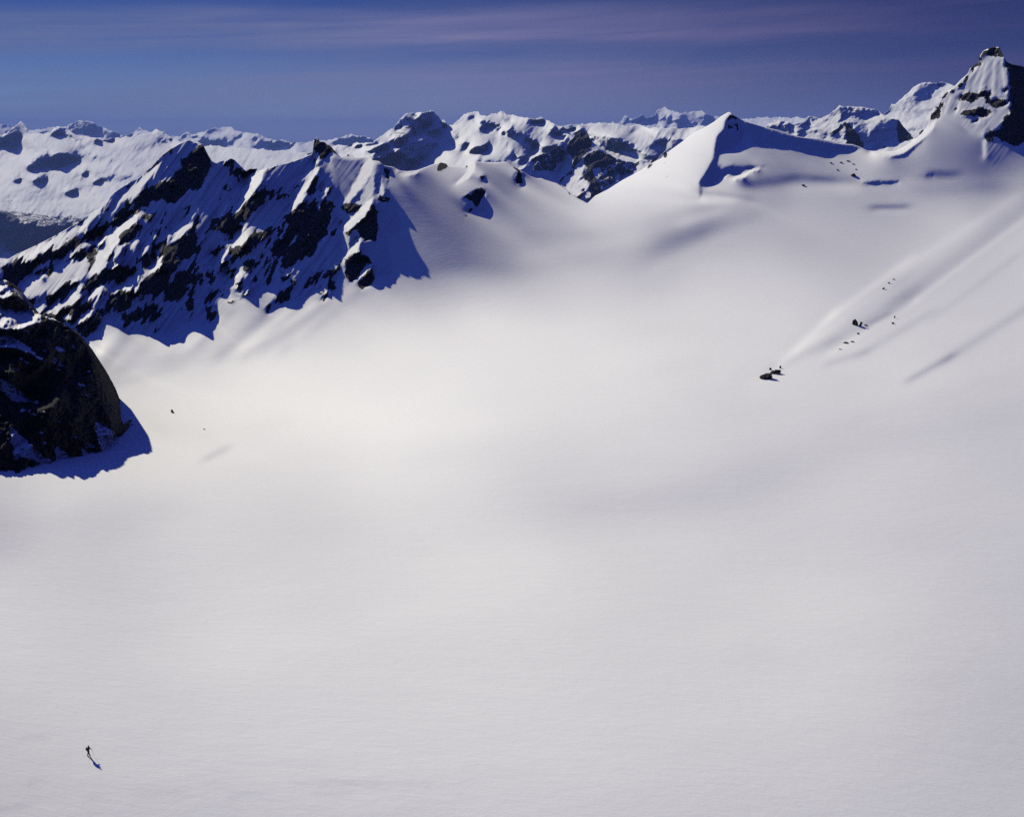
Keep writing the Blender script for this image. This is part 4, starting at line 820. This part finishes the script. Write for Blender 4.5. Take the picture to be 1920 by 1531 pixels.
# ------------------------------------------------------------ small outcrops standing out of the open snow
M_rock, t_, b_ = mat('dark_schist'); g_ = N(t_, 'ShaderNodeTexCoord')
n_ = N(t_, 'ShaderNodeTexNoise', inp={'Scale': 1.3, 'Detail': 6.0, 'Roughness': 0.65}); t_.links.new(g_.outputs['Object'], n_.inputs['Vector'])
t_.links.new(mixc(t_, n_.outputs[0], (.014,.012,.013), (.05,.042,.04)), b_.inputs['Base Color']); b_.inputs['Roughness'].default_value = 0.9
bp_ = N(t_, 'ShaderNodeBump', inp={'Strength': 0.8, 'Distance': 0.4}); t_.links.new(n_.outputs[0], bp_.inputs['Height']); t_.links.new(bp_.outputs[0], b_.inputs['Normal'])
def outcrop(px, py, wpx, hpx, label, lean=0.0, seed=0, turn=0.0):
    p = ground(px, py)[0]; d = np.linalg.norm(p-np.array([0, 0, CAMZ])); k = d/FOC
    bm = bmesh.new(); bmesh.ops.create_icosphere(bm, subdivisions=4, radius=1.0)
    for v in bm.verts:
        c = v.co.copy(); q = c*1.3+Vector((seed*3.1, seed*1.7, 0.3))
        r = 1+0.60*mnoise.noise(q)+0.22*mnoise.noise(q*2.7)+0.10*mnoise.noise(q*6.1)
        # bedding planes give the block flat faces and steps
        c = c*r; c.z = 0.75*c.z+0.25*round(c.z*3.2)/3.2
        v.co = Vector((c.x*wpx*k*0.5+lean*c.z*hpx*k*0.5, c.y*wpx*k*0.45, c.z*hpx*k*0.62+hpx*k*0.12))
    me = bpy.data.meshes.new('rock_outcrop'); bm.to_mesh(me); bm.free(); me.materials.append(M_rock)
    o = bpy.data.objects.new('rock_outcrop', me); C.objects.link(o); o.location = p; o.rotation_euler = (0, 0, turn)
    o['label'] = label; o['category'] = 'rock'; o['group'] = 'rocks poking through the snow'
    return o
for a in [
 (1436, 709, 20, 12, 'largest black block at the low left end of the snow rib on the right slope', .6, 1), (1453, 700, 16, 8, 'flat dark slab just right of the black block at the foot of the snow rib', 1.0, 2), (1444, 693, 5, 6, 'small pointed rock just above the black block at the foot of the snow rib', .2, 3), (1463, 690, 4, 8, 'thin upright rock above the flat slab at the foot of the snow rib', -.1, 4),
 (1604, 609, 9, 11, 'tall dark rock, the biggest in the middle of the right slope', -.2, 5), (1613, 611, 6, 13, 'narrow dark rock leaning against the tall one in the middle of the right slope', .3, 6), (1609, 626, 5, 4, 'small rock below the pair of tall dark rocks on the right slope', 0, 7), (1623, 610, 7, 3, 'low flat rock just right of the pair of tall dark rocks', 0, 8),
 (1674, 607, 5, 4, 'lone round rock right of the tall dark rocks, under a thin splinter', 0, 9), (1677, 596, 2.5, 7, 'thin splinter of rock above the lone round rock on the right slope', .4, 10), (1586, 643, 9, 2.5, 'low strip of rock below the tall dark rocks on the right slope', .5, 11), (1598, 641, 7, 3, 'short rock at the right end of the low strip of rock', .5, 12), (1575, 655, 6, 2, 'lowest flat rock under the low strip on the right slope', .3, 13),
 (1656, 542, 4, 5, 'lowest of three tiny rocks high on the crest of the snow rib', .7, 14), (1666, 531, 4, 3, 'middle one of three tiny rocks high on the crest of the snow rib', .7, 15), (1675, 524, 4, 2.5, 'highest of three tiny rocks on the crest of the snow rib', .7, 16),
 (324, 774, 5, 10, 'small dark upright rock alone in the open snow right of the big buttress', -.5, 17), (383, 805, 4, 2.5, 'tiny rock in the open snow above the grey snow hollow', 0, 18), (248, 797, 4, 3, 'tiny rock close to the right edge of the big buttress', 0, 19),
 (1506, 348, 7, 4, 'small rock in the snow bowl left of the long crevasse', .2, 20), (1600, 329.5, 8, 4, 'dark rock in the snow bowl just above the long crevasse', .1, 21), (1558, 306, 5, 2.5, 'leftmost pebble of the small cluster below the wall of the cornice', 0, 22), (1577, 305, 5, 2.5, 'second pebble from the left in the small cluster below the cornice', 0, 23),
 (1590, 302, 6, 2.5, 'highest pebble of the small cluster below the cornice', 0, 24), (1600, 308, 4, 2.5, 'rightmost upper pebble of the small cluster below the cornice', 0, 25), (1570, 319, 4, 2.5, 'lower left pebble of the small cluster below the cornice', 0, 26), (1605, 318, 3.5, 2, 'lower right pebble of the small cluster below the cornice', 0, 27)]:
    px, py, w_, h_, lb, ln_, sd = a; w_, h_ = (w_*.8, h_*.8) if w_ < 8 else (w_, h_); outcrop(px, py, w_, h_, lb, ln_, sd, 0)

# ------------------------------------------------------------ the lone person
def plain_mat(name, c, rough=0.8):
    m, t, b = mat(name); g = N(t, 'ShaderNodeTexCoord'); n = N(t, 'ShaderNodeTexNoise', inp={'Scale': 14.0, 'Detail': 3.0}); t.links.new(g.outputs['Object'], n.inputs['Vector'])
    t.links.new(mixc(t, n.outputs[0], tuple(x*0.7 for x in c), tuple(x*1.3 for x in c)), b.inputs['Base Color']); b.inputs['Roughness'].default_value = rough
    return m
def skin(name, pts, edges, material, sub=2, parent=None, root=0):
    me = bpy.data.meshes.new(name+'_cage'); me.from_pydata([p[:3] for p in pts], edges, []); o = bpy.data.objects.new(name+'_cage', me); C.objects.link(o)
    o.modifiers.new('s', 'SKIN'); me.skin_vertices[0].data
    for i, p in enumerate(pts): me.skin_vertices[0].data[i].radius = (p[3], p[4] if len(p) > 4 else p[3])
    me.skin_vertices[0].data[root].use_root = True
    sb = o.modifiers.new('u', 'SUBSURF'); sb.levels = sub; sb.render_levels = sub
    dg = bpy.context.evaluated_depsgraph_get(); m2 = bpy.data.meshes.new_from_object(o.evaluated_get(dg)); bpy.data.objects.remove(o)
    m2.name = name; m2.materials.clear(); m2.materials.append(material)
    for f in m2.polygons: f.use_smooth = True
    r = bpy.data.objects.new(name, m2); C.objects.link(r); r.parent = parent
    return r
def chain(pts, edges, start, seq):
    prev = start
    for p in seq: pts.append(p); edges.append((prev, len(pts)-1)); prev = len(pts)-1
    return prev
def person():
    root = bpy.data.objects.new('person', None); C.objects.link(root)
    g0 = ground(167, 1418)[0]; root.location = Vector(g0)+Vector((0, 0, -0.03)); root['label'] = 'lone person standing on the snow in dark red jacket and plum trousers, facing right'; root['category'] = 'person'
    P = [(0, 0, .97, .13, .12)]; E = []
    ch = chain(P, E, 0, [(.02, 0, 1.14, .12, .13), (.05, 0, 1.34, .13, .17), (.07, 0, 1.45, .09, .12)])
    nk = chain(P, E, ch, [(.085, 0, 1.52, .055), (.10, 0, 1.60, .085, .075), (.105, 0, 1.68, .09, .078), (.10, 0, 1.745, .055, .05)])
    legs = {}
    for sy, kx, ax in ((-1, .13, .21), (1, -.12, -.22)):
        legs[sy] = chain(P, E, 0, [(.0+ax*.15, .09*sy, .88, .095), (kx, .10*sy, .50, .062), (ax*.95, .10*sy, .30, .058), (ax, .10*sy, .09, .045), (ax+.12, .11*sy, .045, .042)])
    for sy, pts_ in ((-1, [(.03, -.19, 1.40, .065), (-.05, -.24, 1.14, .050), (.10, -.24, .96, .036), (.155, -.235, .93, .034)]), (1, [(.05, .19, 1.40, .065), (.12, .24, 1.16, .050), (.33, .22, 1.06, .036), (.39, .215, 1.05, .034)])):
        h = chain(P, E, ch, pts_); hx, hy, hz = P[h][:3]
        for k, (dy, ln) in enumerate(((-.028, .060), (-.010, .070), (.008, .066), (.026, .052))):
            chain(P, E, h, [(hx+.035, hy+dy, hz-.004, .010), (hx+.035+ln*.45, hy+dy, hz-.020, .009), (hx+.030+ln*.35, hy+dy, hz-.048, .008)])
        chain(P, E, h, [(hx+.006, hy-.03*sy, hz+.012, .011), (hx+.034, hy-.038*sy, hz+.004, .009)])
    skin_m = plain_mat('weathered_skin', (.35, .19, .13))
    body = skin('body', P, E, skin_m, 2, root)
    # face: nose, brow and ears, and dark hair under the cap
    f = skin('face', [(.185, 0, 1.665, .016), (.205, 0, 1.645, .014), (.19, 0, 1.635, .012), (.17, 0, 1.60, .014), (.165, 0, 1.565, .020)], [(0, 1), (1, 2), (2, 3), (3, 4)], skin_m, 1, root)
    J = [(-.01, 0, .93, .145, .15)]; JE = []
    c2 = chain(J, JE, 0, [(.0, 0, 1.02, .145, .15), (.02, 0, 1.16, .145, .155), (.05, 0, 1.34, .15, .19), (.07, 0, 1.47, .085, .10)])
    chain(J, JE, 3, [(.03, -.20, 1.40, .085), (-.05, -.25, 1.14, .068), (.09, -.245, .975, .050)])
    chain(J, JE, 3, [(.05, .20, 1.40, .085), (.12, .25, 1.16, .068), (.32, .225, 1.068, .050)])
    skin('jacket', J, JE, plain_mat('dark_red_shell', (.16, .018, .012), .6), 2, root)
    T = [(0, 0, .96, .135, .14)]; TE = []
    for sy, kx, ax in ((-1, .13, .21), (1, -.12, -.22)): chain(T, TE, 0, [(.0+ax*.15, .09*sy, .86, .115), (kx, .10*sy, .50, .082), (ax*.95, .10*sy, .28, .076), (ax, .10*sy, .12, .068)])
    skin('trousers', T, TE, plain_mat('plum_trousers', (.13, .035, .08)), 2, root)
    for sy, ax in ((-1, .21), (1, -.22)):
        skin('boot', [(ax-.02, .10*sy, .16, .062), (ax-.01, .10*sy, .07, .060), (ax+.09, .105*sy, .05, .052), (ax+.17, .11*sy, .04, .042)], [(0, 1), (1, 2), (2, 3)], plain_mat('boot_leather', (.015, .013, .013), .5), 2, root)
    skin('cap', [(.10, 0, 1.70, .094, .085), (.095, 0, 1.745, .085, .078), (.09, 0, 1.785, .045, .042)], [(0, 1), (1, 2)], plain_mat('black_wool', (.010, .010, .014)), 2, root)
    # rucksack and poles are things of their own
    bp = bpy.data.objects.new('backpack', None); C.objects.link(bp); bp.location = root.location; bp['label'] = 'dark navy backpack worn by the lone person'; bp['category'] = 'backpack'
    nv = plain_mat('navy_nylon', (.012, .013, .035), .6)
    skin('pack_bag', [(-.17, 0, 1.02, .10, .15), (-.20, 0, 1.16, .13, .17), (-.19, 0, 1.32, .13, .17), (-.14, 0, 1.44, .09, .14)], [(0, 1), (1, 2), (2, 3)], nv, 2, bp)
    skin('top_lid', [(-.17, 0, 1.50, .075, .12), (-.09, 0, 1.52, .06, .11)], [(0, 1)], nv, 2, bp)
    for sy in (-1, 1): skin('shoulder_strap', [(-.08, .10*sy, 1.50, .020, .03), (.03, .11*sy, 1.565, .018, .03), (.16, .11*sy, 1.50, .018, .03), (.22, .12*sy, 1.32, .018, .03), (.12, .17*sy, 1.16, .018, .025), (-.05, .15*sy, 1.08, .018, .025)], [(0, 1), (1, 2), (2, 3), (3, 4), (4, 5)], nv, 1, bp)
    al = plain_mat('grey_aluminium', (.10, .10, .16), .4)
    for lb, hx, hy, hz, fx in (('grey pole held forward in the far hand of the person', .425, .215, 1.02, .62), ('grey pole held in the near hand of the person', .19, -.235, .90, .34)):
        pl = bpy.data.objects.new('ski_pole', None); C.objects.link(pl); pl.location = root.location; pl['label'] = lb; pl['category'] = 'pole'; pl['group'] = 'poles carried by the person'
        top = hz+.09; dz = top-.02
        skin('shaft', [(hx-.01, hy, top, .011), ((hx+fx)/2, hy, top/2+.01, .010), (fx, hy, .0, .006)], [(0, 1), (1, 2)], al, 1, pl)
        skin('grip', [(hx-.015, hy, top+.02, .022), (hx+.01, hy, top-.12, .018)], [(0, 1)], nv, 1, pl)
        bx = hx+(fx-hx)*.92; skin('basket', [(bx-.045, hy, .075, .008), (bx, hy, .08, .018), (bx+.045, hy, .085, .008)], [(0, 1), (1, 2)], nv, 1, pl)
person()

# ------------------------------------------------------------ thin blue air between here and the far ranges
zs = [max(v.co.z for v in o.data.vertices) for o in bpy.data.objects if o.type == 'MESH' and o.name.startswith(('distant', 'rocky_peak', 'far_snow', 'snowy'))]
bm = bmesh.new(); bmesh.ops.create_cube(bm, size=1.0); zt = max(zs)+15; zb = -1300
for v in bm.verts: v.co = Vector((v.co.x*100000, v.co.y*100000, (zt+zb)/2+v.co.z*(zt-zb)))
me = bpy.data.meshes.new('haze'); bm.to_mesh(me); bm.free()
hz = bpy.data.objects.new('haze', me); C.objects.link(hz); hz['kind'] = 'stuff'
m = bpy.data.materials.new('blue_air'); m.use_nodes = True; t = m.node_tree; t.nodes.clear()
pv = N(t, 'ShaderNodeVolumePrincipled', inp={'Color': (.22, .36, 1.0, 1), 'Density': 2.8e-5, 'Anisotropy': 0.0}); oo = N(t, 'ShaderNodeOutputMaterial'); t.links.new(pv.outputs[0], oo.inputs['Volume']); me.materials.append(m)
